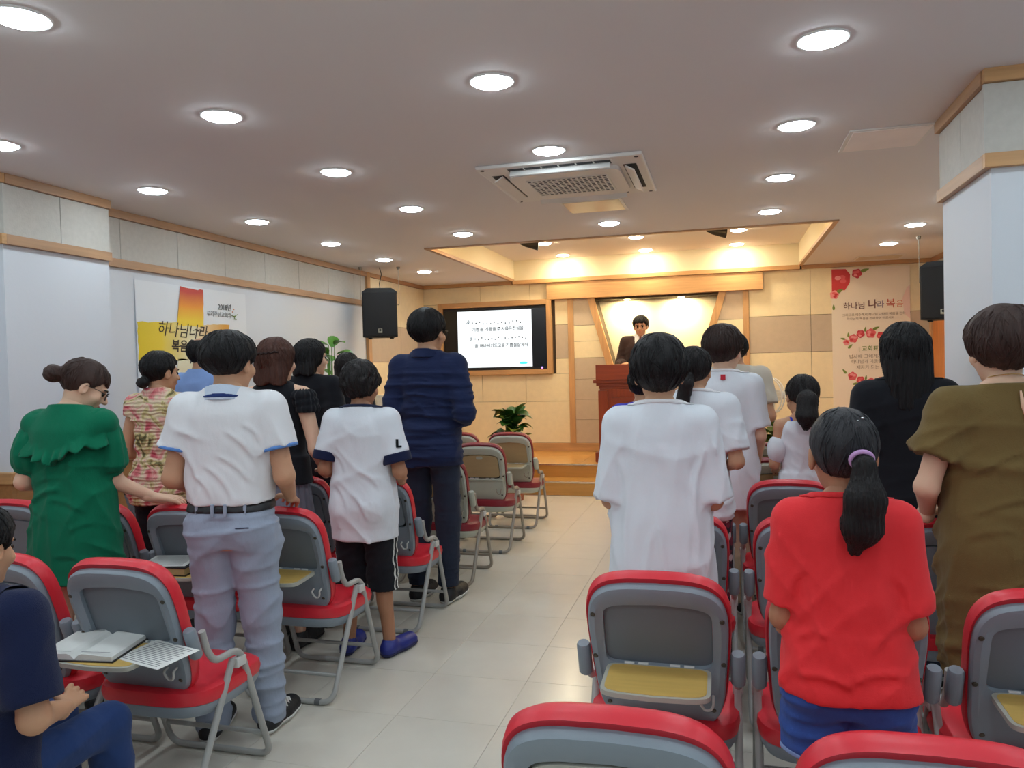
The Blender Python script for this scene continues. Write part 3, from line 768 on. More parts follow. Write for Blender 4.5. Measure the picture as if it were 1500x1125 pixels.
        for i in range(n):
            k = 0
            while k < m and hit[i, k] and r[i, k] > .088 and (k == 0 or abs(r[i, k]-r[i, k-1]) < .012): k += 1
            if k < 4: continue
            lift = .0005+.0022*R.rand()
            pts = [(s.C+s.R@((base+D[i, j]*(r[i, j]+lift*math.sin(math.pi*min(1, (j+.6)/k))))*s.hs)-V3(0, 0, s.drop))*s.k for j in range(k)]
            w_ = (.0016+.0016*R.rand())*s.hs*s.k; mb.tube([tuple(map(float, q)) for q in pts], [w_*(.35+.65*math.sin(math.pi*(j+.5)/k)) for j in range(k)], 4)
        if mb.v: o = mb.build('hair_locks', mat, parent, True); o['kind'] = 'stuff'
    # --- clothes
    def f_sleeve(s, P, sd, fr, r0, r1, puff=None):
        a = s.arm[sd]
        if fr <= 1:
            e = a['S']+(a['E']-a['S'])*fr; d = cap(P, a['S'], a['S']+(a['E']-a['S'])*min(1, fr+.08), r0, r1); dr = a['E']-a['S']
        else:
            e = a['E']+(a['W']-a['E'])*(fr-1); m = (r0+r1)/2
            d = smin(cap(P, a['S'], a['E'], r0, m), cap(P, a['E'], a['W'], m*.95, r1), .02); dr = a['W']-a['E']
            pl = plane(P, e, dr); return np.maximum(d, np.where(plane(P, a['E'], a['S']-a['E']) > .02, d, pl))
        return np.maximum(d, plane(P, e, dr))
    def f_top(s, P, tab, fr=.55, r0=.070, r1=.070, wr=.004, seed=3, hem=None, neck=None, k=.035, shr=.060, sq=2.4, freq=(9, 9, 14)):
        T = [(z, a*s.wide, b*s.deep, c) for z, a, b, c in tab]
        d = loft(P, T, sq)
        for sd in (-1, 1):
            d = smin(d, cap(P, (sd*.035, -.02, 1.400), s.arm[sd]['S'], shr*.8, shr), .04)
            if fr > 0: d = smin(d, s.f_sleeve(P, sd, fr, r0*s.wide, r1*s.wide), k)
        if s.over and tab[0][0] < .93 and s.drop == 0:
            d = smin(d, s.f_legs(P, rt=.088, wr=0, waist=1.03, hemz=.3, hip=s.hipk)-.009, .035)
        if wr: d = d+waves(P, seed, wr, freq)*np.clip((1.40-P[:, 2])/.12, .15, 1)
        if s.folds: d = d-s.crease(P)
        z0 = tab[0][0] if hem is None else hem
        d = np.maximum(d, z0-P[:, 2]+.005*np.sin(P[:, 0]*19+seed)) 
        nk = neck or (.072, .070, 1.452)
        nz = nk[2]+.30*(P[:, 1]+.02)*-1*.6
        d = np.maximum(d, P[:, 2]-nz)
        return d
    def crease(s, P):
        """pulled folds across the back: (x0, z0, x1, z1, height, width)"""
        o = np.zeros(len(P), np.float32); m = np.clip((.03-P[:, 1])/.05, 0, 1)
        for (x0, z0, x1, z1, am, w_) in s.folds:
            dx, dz = x1-x0, z1-z0; L_ = math.hypot(dx, dz); t = ((P[:, 0]-x0)*dx+(P[:, 2]-z0)*dz)/L_**2
            u = ((P[:, 0]-x0)*dz-(P[:, 2]-z0)*dx)/L_+.02*np.sin(t*3.1)*(1 if x1 > x0 else -1)
            e = np.clip(np.minimum(t, 1-t)*4+.05, 0, 1); e = e*e*(3-2*e)
            o += am*e*(np.exp(-(u/w_)**2)-.7*np.exp(-((u-2*w_)/(1.5*w_))**2))
        return o*m
    def tbox(s, z0, z1, ex=.0):
        pts = [(-.24*s.wide-ex, -.2-ex, z0), (.24*s.wide+ex, .2+ex, z1)]
        for sd in (-1, 1): pts += [s.arm[sd]['S']+V3(sd*.08, 0, .06), s.arm[sd]['E']+V3(sd*.10, .09, 0), s.arm[sd]['E']+V3(0, -.09, 0)]
        lo, hi = s.box_of(pts, .03+ex); lo[2] = min(z0, s.arm[1]['E'][2], s.arm[-1]['E'][2])-.09 if z0 > .9 else z0-.02; hi[2] = z1+.02; return lo, hi
    def top(s, tab, mat, name='shirt', full=False, **kw):
        s.topkw = dict(tab=tab, **kw)
        f = lambda P: s.f_top(P, **s.topkw); s.ftop = f
        lo, hi = s.tbox(min(tab[0][0], kw.get('hem') or 9), 1.49)
        if kw.get('fr', .55) > 1:
            for sd in (-1, 1): l2, h2 = s.box_of([s.arm[sd]['W'], s.arm[sd]['E']], .07); lo = np.minimum(lo, l2); hi = np.maximum(hi, h2)
        return s.emit(name, [surf(f, lo, hi, s.vox)], mat)
    def shell(s, f, name, mat, lo, hi, vox=None, parent=None): return s.emit(name, [surf(f, lo, hi, vox or s.vox)], mat, parent)
    def neckband(s, mat, parent, h=.014, off=.004):
        """ribbed neck edge of a shirt"""
        def f(P):
            kw = dict(s.topkw); kw['wr'] = 0; nk = kw.get('neck') or (.072, .070, 1.452); kw['neck'] = (nk[0], nk[1], nk[2]+.006)
            nz = nk[2]+.006+.30*(P[:, 1]+.02)*-.6
            return np.maximum(s.f_top(P, **kw)-off, nz-h-P[:, 2])
        return s.shell(f, 'neckband', mat, (-.13, -.15, 1.36), (.13, .13, 1.50), .005/s.k, parent)
    def cuff(s, mat, parent, fr, r0, r1, w_=.03, off=.004, sides=(-1, 1), name='cuff'):
        for sd in sides:
            a = s.arm[sd]; e = a['S']+(a['E']-a['S'])*fr; dr = a['E']-a['S']; dr = dr/np.linalg.norm(dr)
            f = lambda P: np.maximum(s.f_sleeve(P, sd, fr, r0*s.wide, r1*s.wide)-off, plane(P, e-dr*w_, -dr))
            lo, hi = s.box_of([e], .13); s.shell(f, name, mat, lo, hi, .006/s.k, parent)
    def f_legs(s, P, rt=.094, rk=.070, ra=.062, waist=1.00, hemz=.05, wr=.004, seed=5, hip=1.0, gap=.012):
        d = loft(P, [(.80, .150*hip, .108, -.012), (.87, .172*hip, .124, -.018), (.94, .166*hip, .118, -.015), (1.04, .146*hip, .104, -.006)], 2.4)
        ax = P.copy(); ax[:, 0] = np.abs(ax[:, 0])
        d = smin(d, ell(ax, (.078*hip, -.062, .872), (.086*hip, .080, .100)), .03)
        L2 = None
        for sd in (-1, 1):
            l = s.leg[sd]; e = smin(cap(P, l['H']+V3(0, 0, -.03 if s.drop == 0 else .0), l['K'], rt*hip, rk), cap(P, l['K'], l['A']+V3(0, 0, -.02), rk, ra), .03)
            L2 = e if L2 is None else smin(L2, e, gap)
        d = smin(d, L2, .025)
        if wr: d = d+waves(P, seed, wr, (7, 7, 17))*(P[:, 2] < .93)+waves(P, seed+9, wr*.9, (5, 5, 40), 4)*np.clip((.62-P[:, 2])/.3, 0, 1)
        d = np.maximum(d, P[:, 2]-waist)
        return np.maximum(d, hemz-P[:, 2])
    def lbox(s, hemz, waist):
        pts = [s.leg[sd][k] for sd in (-1, 1) for k in 'HKA']+[V3(-.2, -.16, hemz), V3(.2, .14, waist)]
        lo, hi = s.box_of(pts, .10); lo[2] = max(lo[2], hemz-.02); hi[2] = max(hi[2]-.1, waist)+.02; return lo, hi
    def legs(s, mat, name='trousers', **kw):
        s.legkw = kw; f = lambda P: s.f_legs(P, **kw)
        lo, hi = s.lbox(kw.get('hemz', .05), kw.get('waist', 1.0)); return s.emit(name, [surf(f, lo, hi, s.vox)], mat)
    def shoes(s, mat, sole, style='low', name='shoe', sc=1.0):
        for sd in (-1, 1):
            l = s.leg[sd]; a = l['A']; t = l['toe']; hz = s.floor if hasattr(s, 'floor') else 0.0
            h = V3(a[0], a[1]-.038, .042+hz); tt = V3(t[0], t[1]+.012, .036+hz)
            def base(P, g=0): return smin(cap(P, h, tt, .040*sc+g, .037*sc+g, (1, 1, .95)), cap(P, h+(tt-h)*.62, tt, .046*sc+g, .038*sc+g, (1, 1, .8)), .03)
            def f(P):
                d = base(P); d = smin(d, cap(P, V3(a[0], a[1]-.01, .06+hz), V3(a[0], a[1], .088+hz), .043, .041), .03)
                d = np.maximum(d, P[:, 2]-.098-hz); d = np.maximum(d, .018+hz-P[:, 2]); return smax(d, -cap(P, (a[0], a[1], .095+hz), (a[0], a[1], .2+hz), .034, .04), .01)
            def g(P): return np.maximum(np.maximum(base(P, .005), P[:, 2]-.026-hz), hz+.001-P[:, 2])
            lo, hi = s.box_of([h, tt], .075); lo[2] = hz-.01; hi[2] = hz+.13
            o = s.shell(f, name, mat, lo, hi, .0062/s.k); s.shell(g, 'sole', sole, lo, hi, .0062/s.k, o)
m_brow = M('eyebrow_hair', (30, 24, 20), .8)
# ------------------------------------------------------------------ the congregation
TEE = [(.86, .172, .122, -.008), (1.0, .165, .118, -.005), (1.15, .168, .120, 0), (1.28, .176, .122, 0), (1.36, .168, .106, -.012), (1.415, .118, .080, -.018), (1.47, .075, .068, -.016)]
WTEE = [(.84, .160, .120, -.008), (.95, .160, .120, -.008), (1.05, .146, .108, -.002), (1.16, .150, .110, .004), (1.27, .160, .116, .006), (1.36, .154, .100, -.012), (1.415, .110, .076, -.018), (1.47, .070, .064, -.016)]
def tab(base, hem, hw=None, hd=None, g=0.0):
    r = [(z, a+g, b+g*.7, c) for z, a, b, c in base if z > hem+.05]
    a, b, c = (base[0][1]+g, base[0][2]+g*.7, base[0][3]); return [(hem, hw or a, hd or b, c)]+r
h_black = hairm('hair_black', (17, 15, 16)); h_soft = hairm('hair_soft_black', (26, 22, 22)); h_brown = hairm('hair_dark_brown', (74, 44, 34)); h_brown2 = hairm('hair_brown', (58, 40, 34))
w_tee = cloth('cotton_white', (222, 226, 232), .92, .22); w_polo = cloth('cotton_white_polo', (226, 226, 228), .92, .2)
black_c = cloth('cotton_black', (24, 25, 30), .95, .15); navy_c = cloth('shirt_navy', (29, 39, 72), .9, .3, stretch=(.4, .4, 1.6))
jean = cloth('denim_dark', (40, 46, 62), .9, .3); jean_b = cloth('denim_blue', (52, 84, 156), .9, .35)
white_r = M('rubber_white', (215, 215, 210), .6); black_r = M('rubber_black', (26, 26, 28), .7); black_s = M('shoe_black', (24, 24, 27), .6, bump=[(60, .2)])
navy_k = cloth('knit_navy', (26, 32, 62), .95, .12)
tan_ = (196, 148, 116); fair = (222, 180, 152); deepc = (176, 126, 96)
def loc(x, y, yaw, h, p, drop=0):
    a = math.radians(-yaw); dx, dy = p[0]-x, p[1]-y; k = h/1.7
    return ((dx*math.cos(a)-dy*math.sin(a))/k, (dx*math.sin(a)+dy*math.cos(a))/k, p[2]/k+drop)
def bunf(c, r):
    def f(s, P, q, d): return smin(d, (ell(q, c, r)+.002*np.sin(q[:, 0]*160+q[:, 2]*210))*s.hs, .018)
    return f
def longf(zend, a0=.092, a1=.086, b1=.045, front=.012, cy1=-.062):
    """hair hanging down behind the ears to zend (head frame)"""
    def f(s, P, q, d):
        th = np.arctan2(q[:, 0], -(q[:, 1]+.02))
        c = loft(q, [(zend, a1, b1, cy1), (zend*.55, (a0+a1)/2+.003, (b1+.075)/2, (cy1-.035)/2-.004), (-.02, a0+.003, .088, -.030), (.06, a0-.006, .092, -.024)])
        c = c+.0022*np.sin(th*37+2*np.sin(q[:, 2]*25))+.0018*np.sin(th*17+1)
        c = np.maximum(c, np.where(q[:, 2] < .03, q[:, 1]-front+.15*np.minimum(q[:, 2], 0), -1))
        c = smax(c, zend+.012*np.sin(th*5)-q[:, 2], .02)
        return smin(d, c*s.hs, .018)
    return f
def tailf(pts, rs):
    """ponytail along points in the head frame"""
    def f(s, P, q, d):
        c = None
        for i in range(len(pts)-1):
            e = cap(q, pts[i], pts[i+1], rs[i], rs[i+1], (1, .8, 1)); c = e if c is None else smin(c, e, .012)
        th = np.arctan2(q[:, 0]-pts[-1][0]*.5, q[:, 1]+.12)
        c = c+.0022*np.sin(th*30+2*np.sin(q[:, 2]*22))
        return smin(d, c*s.hs, .010)
    return f

# 1 the man in the white polo shirt
p = Person('man in white polo shirt with navy striped collar, black belt and light grey trousers', -1.905, 2.66, 1.62, 14, skin_c=tan_, hs=1.07, taper=.014, hyaw=-16, pitch=4, sh=.170, wide=1.10, deep=1.10,
           armL=dict(W=(.16, .22, .98)), armR=dict(E=(.232, -.03, 1.09), W=(.185, .19, .965), d=(-.25, .9, -.2), n=(-.4, 0, -.9)), vox=.0082,
           legs=dict(side={1: dict(K=(.10, .03, .475), A=(.12, .03, .085), toe=(.15, .19, .03)), -1: dict(A=(.10, -.04, .085), toe=(.12, .13, .03))})); p.body()
p.hair(h_black, thick=.021, nape=-.092, ear=-.02, front=.05, vol=(1.05, 1.04, .95), back=.006, seed=2)
p.folds = [(-.02, 1.20, .13, 1.06, .006, .009), (-.07, 1.16, .06, 1.00, .006, .010), (.02, 1.30, .15, 1.14, .006, .010), (-.12, 1.12, -.03, 1.00, .005, .009), (.09, 1.32, .16, 1.22, .006, .009), (-.16, 1.20, -.10, 1.06, .005, .010)]
o = p.top(tab(TEE, .985, .158, .118), w_polo, 'polo_shirt', fr=.58, r0=.070, r1=.074, wr=.008, seed=11, freq=(11, 9, 13), neck=(.07, .07, 1.462))
p.cuff(cloth('trim_sky_blue', (96, 140, 205)), o, .60, .071, .074, .012, .002)
def colr(P, lo_, hi_, g):
    d = cap(P, (0, -.030, 1.36), (0, -.018, 1.50), .100+g, .069+g, (1.08, 1, 1)); return np.maximum(np.maximum(d, lo_-P[:, 2]-.10*(P[:, 1])), P[:, 2]-hi_+.42*(P[:, 1]+.09))
cl = p.shell(lambda P: colr(P, 1.405, 1.478, .005), 'collar', cloth('collar_pale_blue', (198, 210, 226)), (-.14, -.16, 1.36), (.14, .14, 1.5), .0055)
p.shell(lambda P: colr(P, 1.416, 1.434, .0085), 'collar_stripe', cloth('trim_navy', (40, 58, 110)), (-.14, -.16, 1.38), (.14, .14, 1.5), .0048, cl)
tg = cloth('trouser_grey', (154, 164, 182), .9, .3)
o = p.legs(tg, rt=.099, rk=.077, ra=.068, waist=.972, hemz=.045, wr=.0075, seed=4, hip=1.06)
bt = lambda P: np.maximum(np.abs(P[:, 2]-.972)-.017, p.f_legs(P, rt=.099, rk=.077, ra=.068, waist=1.1, wr=0, hip=1.06)-.006)
b_ = p.shell(bt, 'belt', M('belt_leather', (22, 22, 26), .4), *p.lbox(.92, 1.02))
for ang in (-2.2, -1.75, -1.45, -1.0):
    x_, y_ = .166*math.cos(ang)*1.06, .120*math.sin(ang)-.008
    MB().bbox((x_-.006)*p.k, (x_+.006)*p.k, (y_-.016)*p.k, (y_+.004)*p.k, .945*p.k, .995*p.k, .002).build('belt_loop', tg, o)
MB().tube([V3(.045, -.140, .895)*p.k, V3(.075, -.146, .899)*p.k, V3(.115, -.136, .898)*p.k], .0028, 6).build('pocket_welt', cloth('welt_dark', (70, 74, 92)), o, True)
p.shoes(black_s, white_r, sc=1.02)
for sd in (-1, 1):
    l = p.leg[sd]; a_, t_ = l['A'], l['toe']
    for q_ in (.45, .6, .74):
        c_ = a_+(t_-a_)*q_; MB().tube([(c_+V3(-.036, 0, .0))*p.k, (c_+V3(-.02, 0, .036*(1.25-q_*.6)+.012))*p.k, (c_+V3(.02, 0, .036*(1.25-q_*.6)+.012))*p.k, (c_+V3(.036, 0, .0))*p.k], .006, 6).build('shoe_stripe', white_r, p.t, True)

# 2 the woman in the green dress
gx, gy, gyaw, gh = -2.75, 2.73, 10, 1.555
p = Person('woman in emerald green dress with ruffled collar, hair in a bun, hand on a chair', gx, gy, gh, gyaw, skin_c=fair, hs=1.03, pitch=30, hyaw=-52, sh=.165, wide=1.02, vox=.0085, neck_r=.045,
           armR=dict(E=loc(gx, gy, gyaw, gh, (-2.60, 2.80, .985)), W=loc(gx, gy, gyaw, gh, (-2.475, 2.885, .905)), d=(.80, .42, -.16), n=(.1, .25, -1), curl=.35)); p.body(); p.glasses()
p.hair(h_brown2, thick=.012, nape=-.06, ear=-.0, front=.056, fringe=.03, extra=bunf((0, -.142, -.008), (.046, .040, .042)), seed=4, rough=.0022, box=((-.2, -.25, -.2), (.2, .2, .2)))
grn = cloth('linen_green', (8, 112, 80), .9, .35, .2)
GT = [(.62, .225, .148, -.01), (.80, .212, .144, -.01), (.95, .198, .138, -.005), (1.10, .182, .130, 0), (1.25, .172, .122, .002), (1.35, .160, .102, -.012), (1.41, .112, .078, -.018), (1.46, .075, .066, -.016)]
p.folds = [(-.16, 1.00, .02, 1.07, .007, .010), (-.05, 1.02, .14, .95, .006, .010), (-.15, 1.08, .05, 1.12, .005, .010), (-.02, .76, .15, .72, .005, .011), (.05, .86, .17, .90, .005, .010)]
def gdress(P, wr=.007, puff=True):
    d = loft(P, GT, 2.2)
    for sd in (-1, 1):
        a = p.arm[sd]; m = a['S']+(a['E']-a['S'])*.56
        e = ell(P, m, (.078, .084, .115)); dr = a['E']-a['S']; en = a['S']+dr*.80
        e = smin(e, cap(P, a['S'], a['S']+dr*.3, .06, .07), .03)
        e = e+.004*np.sin(np.arctan2(P[:, 0]-m[0], P[:, 1]-m[1])*9)
        e = smin(np.maximum(e, plane(P, en, dr)), np.maximum(cap(P, en-dr*.02, en+dr*.09, .052, .050), plane(P, en+dr*.07, dr)), .008)
        d = smin(d, e, .02)
    d = smin(d, cap(P, (-.13, -.02, 1.385), (.13, -.02, 1.385), .052, .052), .03)
    if wr: d = d+waves(P, 21, wr, (10, 10, 11))*np.clip((1.38-P[:, 2])/.1, 0, 1)-p.crease(P)
    return np.maximum(np.maximum(d, .62-P[:, 2]), P[:, 2]-1.452+.15*(P[:, 1]+.03))
lo, hi = p.tbox(.62, 1.48, .06); o = p.shell(gdress, 'dress', grn, lo, hi)
def gcol(P, g0=.010):
    th = np.arctan2(P[:, 0], -(P[:, 1]+.02))
    hem = 1.175+.085*np.abs(np.sin(th))+.016*np.sin(th*2+.5)+.010*np.sin(th*15)
    band = np.clip((hem+.055-P[:, 2])/.055, 0, 1)
    d = smin(loft(P, [(1.1, .195, .142, -.005), (1.25, .190, .134, -.004), (1.34, .176, .116, -.012), (1.41, .115, .082, -.018), (1.46, .077, .068, -.016)], 2.2),
             cap(P, (-.165, -.02, 1.362), (.165, -.02, 1.362), .062, .062), .03)-.008-band*(.022+.013*np.sin(th*17+2*np.sin(th*3)))
    return np.maximum(np.maximum(d, hem-P[:, 2]), P[:, 2]-1.455+.15*(P[:, 1]+.03))
p.shell(gcol, 'ruffled_collar', grn, (-.32, -.26, 1.12), (.32, .22, 1.48), .0065, o)
p.shoes(black_s, black_r)

# 3 the woman in the floral blouse
p = Person('woman in pink and yellow floral blouse with low bun', -2.99, 3.56, 1.60, 2, skin_c=tan_, hs=.98, hyaw=-22, pitch=4, sh=.150, wide=.96, vox=.0095, neck_r=.046); p.body()
p.hair(h_black, thick=.015, nape=-.07, ear=-.015, front=.055, extra=bunf((-.008, -.108, -.066), (.046, .032, .034)), seed=6)
def floral():
    m = bpy.data.materials.new('print_floral'); m.use_nodes = True; N = m.node_tree.nodes; L_ = m.node_tree.links; b = N['Principled BSDF']; b.inputs['Roughness'].default_value = .85
    tc = N.new('ShaderNodeTexCoord'); n = N.new('ShaderNodeTexNoise'); n.inputs['Scale'].default_value = 11; n.inputs['Detail'].default_value = 5; n.inputs['Distortion'].default_value = 1.2
    L_.new(tc.outputs['Object'], n.inputs[0]); r = N.new('ShaderNodeValToRGB'); L_.new(n.outputs[0], r.inputs[0]); el = r.color_ramp.elements
    el[0].position = .33; el[0].color = lin((96, 88, 52)); el[1].position = .72; el[1].color = lin((188, 62, 84))
    for pos, c_ in ((.42, (206, 186, 128)), (.50, (226, 206, 176)), (.57, (224, 160, 150)), (.64, (206, 98, 104))): e = el.new(pos); e.color = lin(c_)
    L_.new(r.outputs[0], b.inputs['Base Color'])
    wv = N.new('ShaderNodeTexWave'); wv.bands_direction = 'Z'; wv.inputs['Scale'].default_value = 16; wv.inputs['Distortion'].default_value = 5; L_.new(tc.outputs['Object'], wv.inputs[0])
    bu = N.new('ShaderNodeBump'); bu.inputs['Strength'].default_value = .5; bu.inputs['Distance'].default_value = .008; L_.new(wv.outputs[1], bu.inputs['Height']); L_.new(bu.outputs[0], b.inputs['Normal']); return m
o = p.top(tab(WTEE, .80, .165, .125), floral(), 'blouse', fr=.28, r0=.060, r1=.062, wr=.006, seed=31, freq=(6, 6, 30), neck=(.07, .07, 1.468))
p.legs(black_c, rt=.09, rk=.068, ra=.06); p.shoes(black_s, black_r)

# 4 the balding man in pale blue
p = Person('balding man in light blue shirt beside the yellow cross banner', -3.40, 4.47, 1.72, 0, skin_c=tan_, hs=1.0, sh=.170, wide=1.05, vox=.011); p.body()
p.hair(h_black, thick=.010, nape=-.08, ear=-.012, front=.085, extra=lambda s, P, q, d: smax(d, -ell(q, (0, -.005, .118), (.050, .085, .050))*s.hs, .01), seed=3)
p.top(tab(TEE, .90), cloth('shirt_pale_blue', (128, 156, 206)), fr=.6, wr=.005, seed=8, neck=(.07, .07, 1.472)); p.legs(jean); p.shoes(black_s, black_r)

# 5 the woman with brown hair and ruffled black blouse
p = Person('woman with brown shoulder length hair in black blouse with ruffled shoulders', -2.27, 3.58, 1.645, 2, skin_c=fair, hs=1.0, hyaw=-12, sh=.158, wide=1.0, vox=.0092, neck_r=.046,
           armR=dict(E=(.235, -.03, 1.08), W=(.19, .17, .93))); p.body()
o = p.hair(h_brown, thick=.018, nape=-.09, ear=-.05, front=.055, ears=False, extra=longf(-.135, .098, .096, .052, .03), seed=5, box=((-.2, -.2, -.24), (.2, .2, .2)))
def hp_(p_, v): return Vector((p_.C+p_.R@(V3(*v)*p_.hs)-V3(0, 0, p_.drop))*p_.k)
br = [hp_(p, (x_, -.016-.116*math.sqrt(max(0, 1-(x_/.100)**2)), .060-.022*math.cos(x_*10)+(.006 if i % 2 else -.002))) for i, x_ in enumerate(np.linspace(-.082, .082, 15))]
MB().tube(br, .0055*p.k, 8).build('hair_braid', hairm('hair_braid_dark', (40, 24, 20)), o, True)
o = p.top(tab(WTEE, .90, .16, .12), black_c, 'blouse', fr=0, wr=.004, seed=13, shr=.045, neck=(.07, .07, 1.452))
def rfl(P, sd):
    d = None
    if True:
        S_ = p.arm[sd]['S']
        for k in range(3):
            c_ = S_+V3(sd*(.008+.012*k), -.004, -.004-.034*k); e = ell(P, c_, (.062-.002*k, .080, .040))
            ph = np.arctan2(P[:, 1]-c_[1], P[:, 0]-c_[0]); e = np.maximum(e+.005*np.sin(ph*13+k*2), (c_[2]-.020)-P[:, 2])
            d = e if d is None else np.minimum(d, e)
    return d
for sd in (-1, 1): p.shell(lambda P: rfl(P, sd), 'shoulder_ruffle', black_c, (min(0, sd*.29), -.12, 1.24), (max(0, sd*.29), .1, 1.46), .006, o)
p.shell(lambda P: np.maximum(loft(P, [(.42, .20, .17, -.01), (.7, .19, .15, -.012), (.88, .168, .125, -.014), (.98, .150, .11, -.008)], 2.2)+.004*np.sin(np.arctan2(P[:, 0], P[:, 1])*26), P[:, 2]-.97), 'skirt', cloth('skirt_grey', (118, 120, 132)), (-.24, -.24, .40), (.24, .2, 1.0))
p.shoes(black_s, black_r)

# 6, 7 two women in black further forward
p = Person('woman with black bob and glasses in black top', -2.59, 4.48, 1.675, 0, skin_c=fair, hyaw=-30, hs=1.0, sh=.160, wide=1.0, vox=.0105, neck_r=.046); p.body(); p.glasses()
p.hair(h_black, thick=.017, nape=-.09, ear=-.05, front=.05, fringe=.02, ears=False, extra=longf(-.118, .094, .092, .055, .04), seed=9, box=((-.2, -.2, -.22), (.2, .2, .2)))
p.top(tab(WTEE, .80, .17, .13), black_c, 'blouse', fr=.75, wr=.005, seed=14); p.legs(black_c, rt=.09); p.shoes(black_s, black_r)
p = Person('woman with straight dark hair past her shoulders, in black, by the tall plant', -2.78, 5.36, 1.60, 0, skin_c=fair, hs=1.0, sh=.155, wide=.96, vox=.0115, neck_r=.046); p.body()
p.hair(h_soft, thick=.016, nape=-.09, ear=-.05, front=.055, ears=False, extra=longf(-.21, .093, .085, .045, .03), seed=10, box=((-.2, -.2, -.3), (.2, .2, .2)))
p.top(tab(WTEE, .84), black_c, 'blouse', fr=.7, wr=.005, seed=15); p.legs(black_c, rt=.09); p.shoes(black_s, black_r)

# 8 the boy in the white shirt and black shorts
bx_, by_ = -1.775, 3.56
p = Person('boy in white shirt with navy cuffs and black striped shorts, blue clogs', bx_, by_, 1.48, 4, skin_c=deepc, hs=1.12, sh=.160, wide=1.06, deep=1.1, hip=1.05, vox=.0085,
           armL=dict(W=(.15, .20, 1.0)), armR=dict(E=(.232, -.03, 1.075), W=(.17, .17, 1.0)),
           legs=dict(side={1: dict(A=(.13, .0, .085), toe=(.19, .16, .03)), -1: dict(A=(.12, .0, .085), toe=(.14, .16, .03))})); p.body()
p.hair(h_soft, thick=.022, nape=-.062, ear=-.012, front=.05, rough=.005, vol=(1.02, 1.0, 1.06), seed=7,
       extra=lambda s, P, q, d: d+.005*np.sin(q[:, 0]*95+2*np.sin(q[:, 2]*60))*np.sin(q[:, 1]*80+1)*(q[:, 2] > 0)*s.hs)
p.folds = [(-.13, 1.02, -.04, .86, .006, .011), (.02, 1.10, .14, .98, .006, .010), (-.02, .98, .08, .80, .006, .011), (-.14, 1.20, -.06, 1.08, .005, .010)]
o = p.top(tab(TEE, .685, .176, .130, .004), w_tee, 't_shirt', fr=.66, r0=.072, r1=.078, wr=.006, seed=17, freq=(9, 9, 10)); p.neckband(cloth('trim_dark', (36, 42, 66)), o)
p.cuff(navy_k, o, .80, .074, .078, .050, .005)
text('sleeve_print', 'L', .055, black_c, o, Matrix.Translation(V3(.238, -.098, 1.225)*p.k) @ Matrix.Rotation(math.radians(45), 4, 'Z') @ Matrix.Rotation(math.radians(90), 4, 'X'), bold=.002, extr=.006)
shk = dict(rt=.100, rk=.088, ra=.085, waist=.98, hemz=.385, wr=.004, seed=18, hip=1.05)
o = p.legs(cloth('shorts_black', (26, 27, 33), .85, .2), 'shorts', **shk)
for dy in (-.016, .016):
    p.shell(lambda P: np.maximum(np.maximum(p.f_legs(P, **shk)-.0025, np.abs(P[:, 1]+.004-dy)-.006), np.maximum(.388-P[:, 2], .10-np.abs(P[:, 0]))), 'side_stripe', white_r, (-.25, -.06, .37), (.25, .06, 1.0), .0055, o)
p.shoes(M('clog_blue', (36, 46, 128), .45), M('clog_sole_navy', (28, 32, 84), .6), name='clog', sc=1.1)

# 9 the tall man in the navy shirt
p = Person('tall man in dark navy long sleeved shirt and jeans, wearing glasses', -1.765, 4.47, 1.815, -2, skin_c=tan_, hs=1.08, taper=.012, hyaw=-10, sh=.168, wide=1.02, vox=.009,
           armL=dict(W=(.15, .19, 1.06)), armR=dict(E=(.238, -.05, 1.10), W=(.15, .17, 1.04))); p.body(); p.glasses()
p.hair(h_black, thick=.020, nape=-.085, ear=-.018, front=.05, back=.006, seed=12)
p.folds = [(-.15, 1.285, .10, 1.275, .006, .008), (-.12, 1.235, .15, 1.255, .006, .008), (-.16, 1.19, .06, 1.20, .006, .008), (-.05, 1.15, .16, 1.135, .006, .008), (-.15, 1.08, .12, 1.07, .007, .008), (-.12, 1.00, .14, .985, .006, .008), (-.14, .90, .10, .91, .006, .009)]
o = p.top(tab(TEE, .80, .165, .125, .0), navy_c, fr=1.5, r0=.070, r1=.050, wr=.007, seed=19, freq=(5, 5, 26), neck=(.07, .07, 1.462), shr=.058)
p.shell(lambda P: colr(P, 1.412, 1.475, .003), 'collar', navy_c, (-.14, -.16, 1.36), (.14, .14, 1.5), .006)
p.legs(jean, rt=.090, rk=.072, ra=.060, hemz=.10, waist=.98, wr=.005, seed=20); p.shoes(black_s, white_r)

# 10 the seated boy at the rear
p = Person('boy in navy shirt and jeans sitting on the aisle chair', -1.84, 1.50, 1.39, 2, skin_c=tan_, hs=1.08, pitch=8, sh=.178, wide=1.16, drop=.315, vox=.0085,
           armR=dict(E=(.25, -.04, 1.075), W=(.14, .19, 1.0), n=(-.6, 0, -.8)), armL=dict(W=(.14, .19, 1.0)),
           legs=dict(H=(.085, .0, .855), K=(.115, .40, .845), A=(.12, .43, .40), toe=(.13, .60, .345))); p.body()
p.hair(h_black, thick=.018, nape=-.08, ear=-.015, front=.05, seed=13)
o = p.top(tab(TEE, .77, .185, .15), cloth('cotton_navy', (26, 34, 66), .95, .15, .35), 't_shirt', fr=.85, r0=.074, r1=.074, wr=.005, seed=22); p.neckband(navy_k, o)
p.legs(cloth('denim_mid', (36, 58, 104), .9, .35), rt=.088, rk=.072, ra=.066, hemz=.39, waist=.96, wr=.005, seed=23); p.shoes(black_s, white_r)

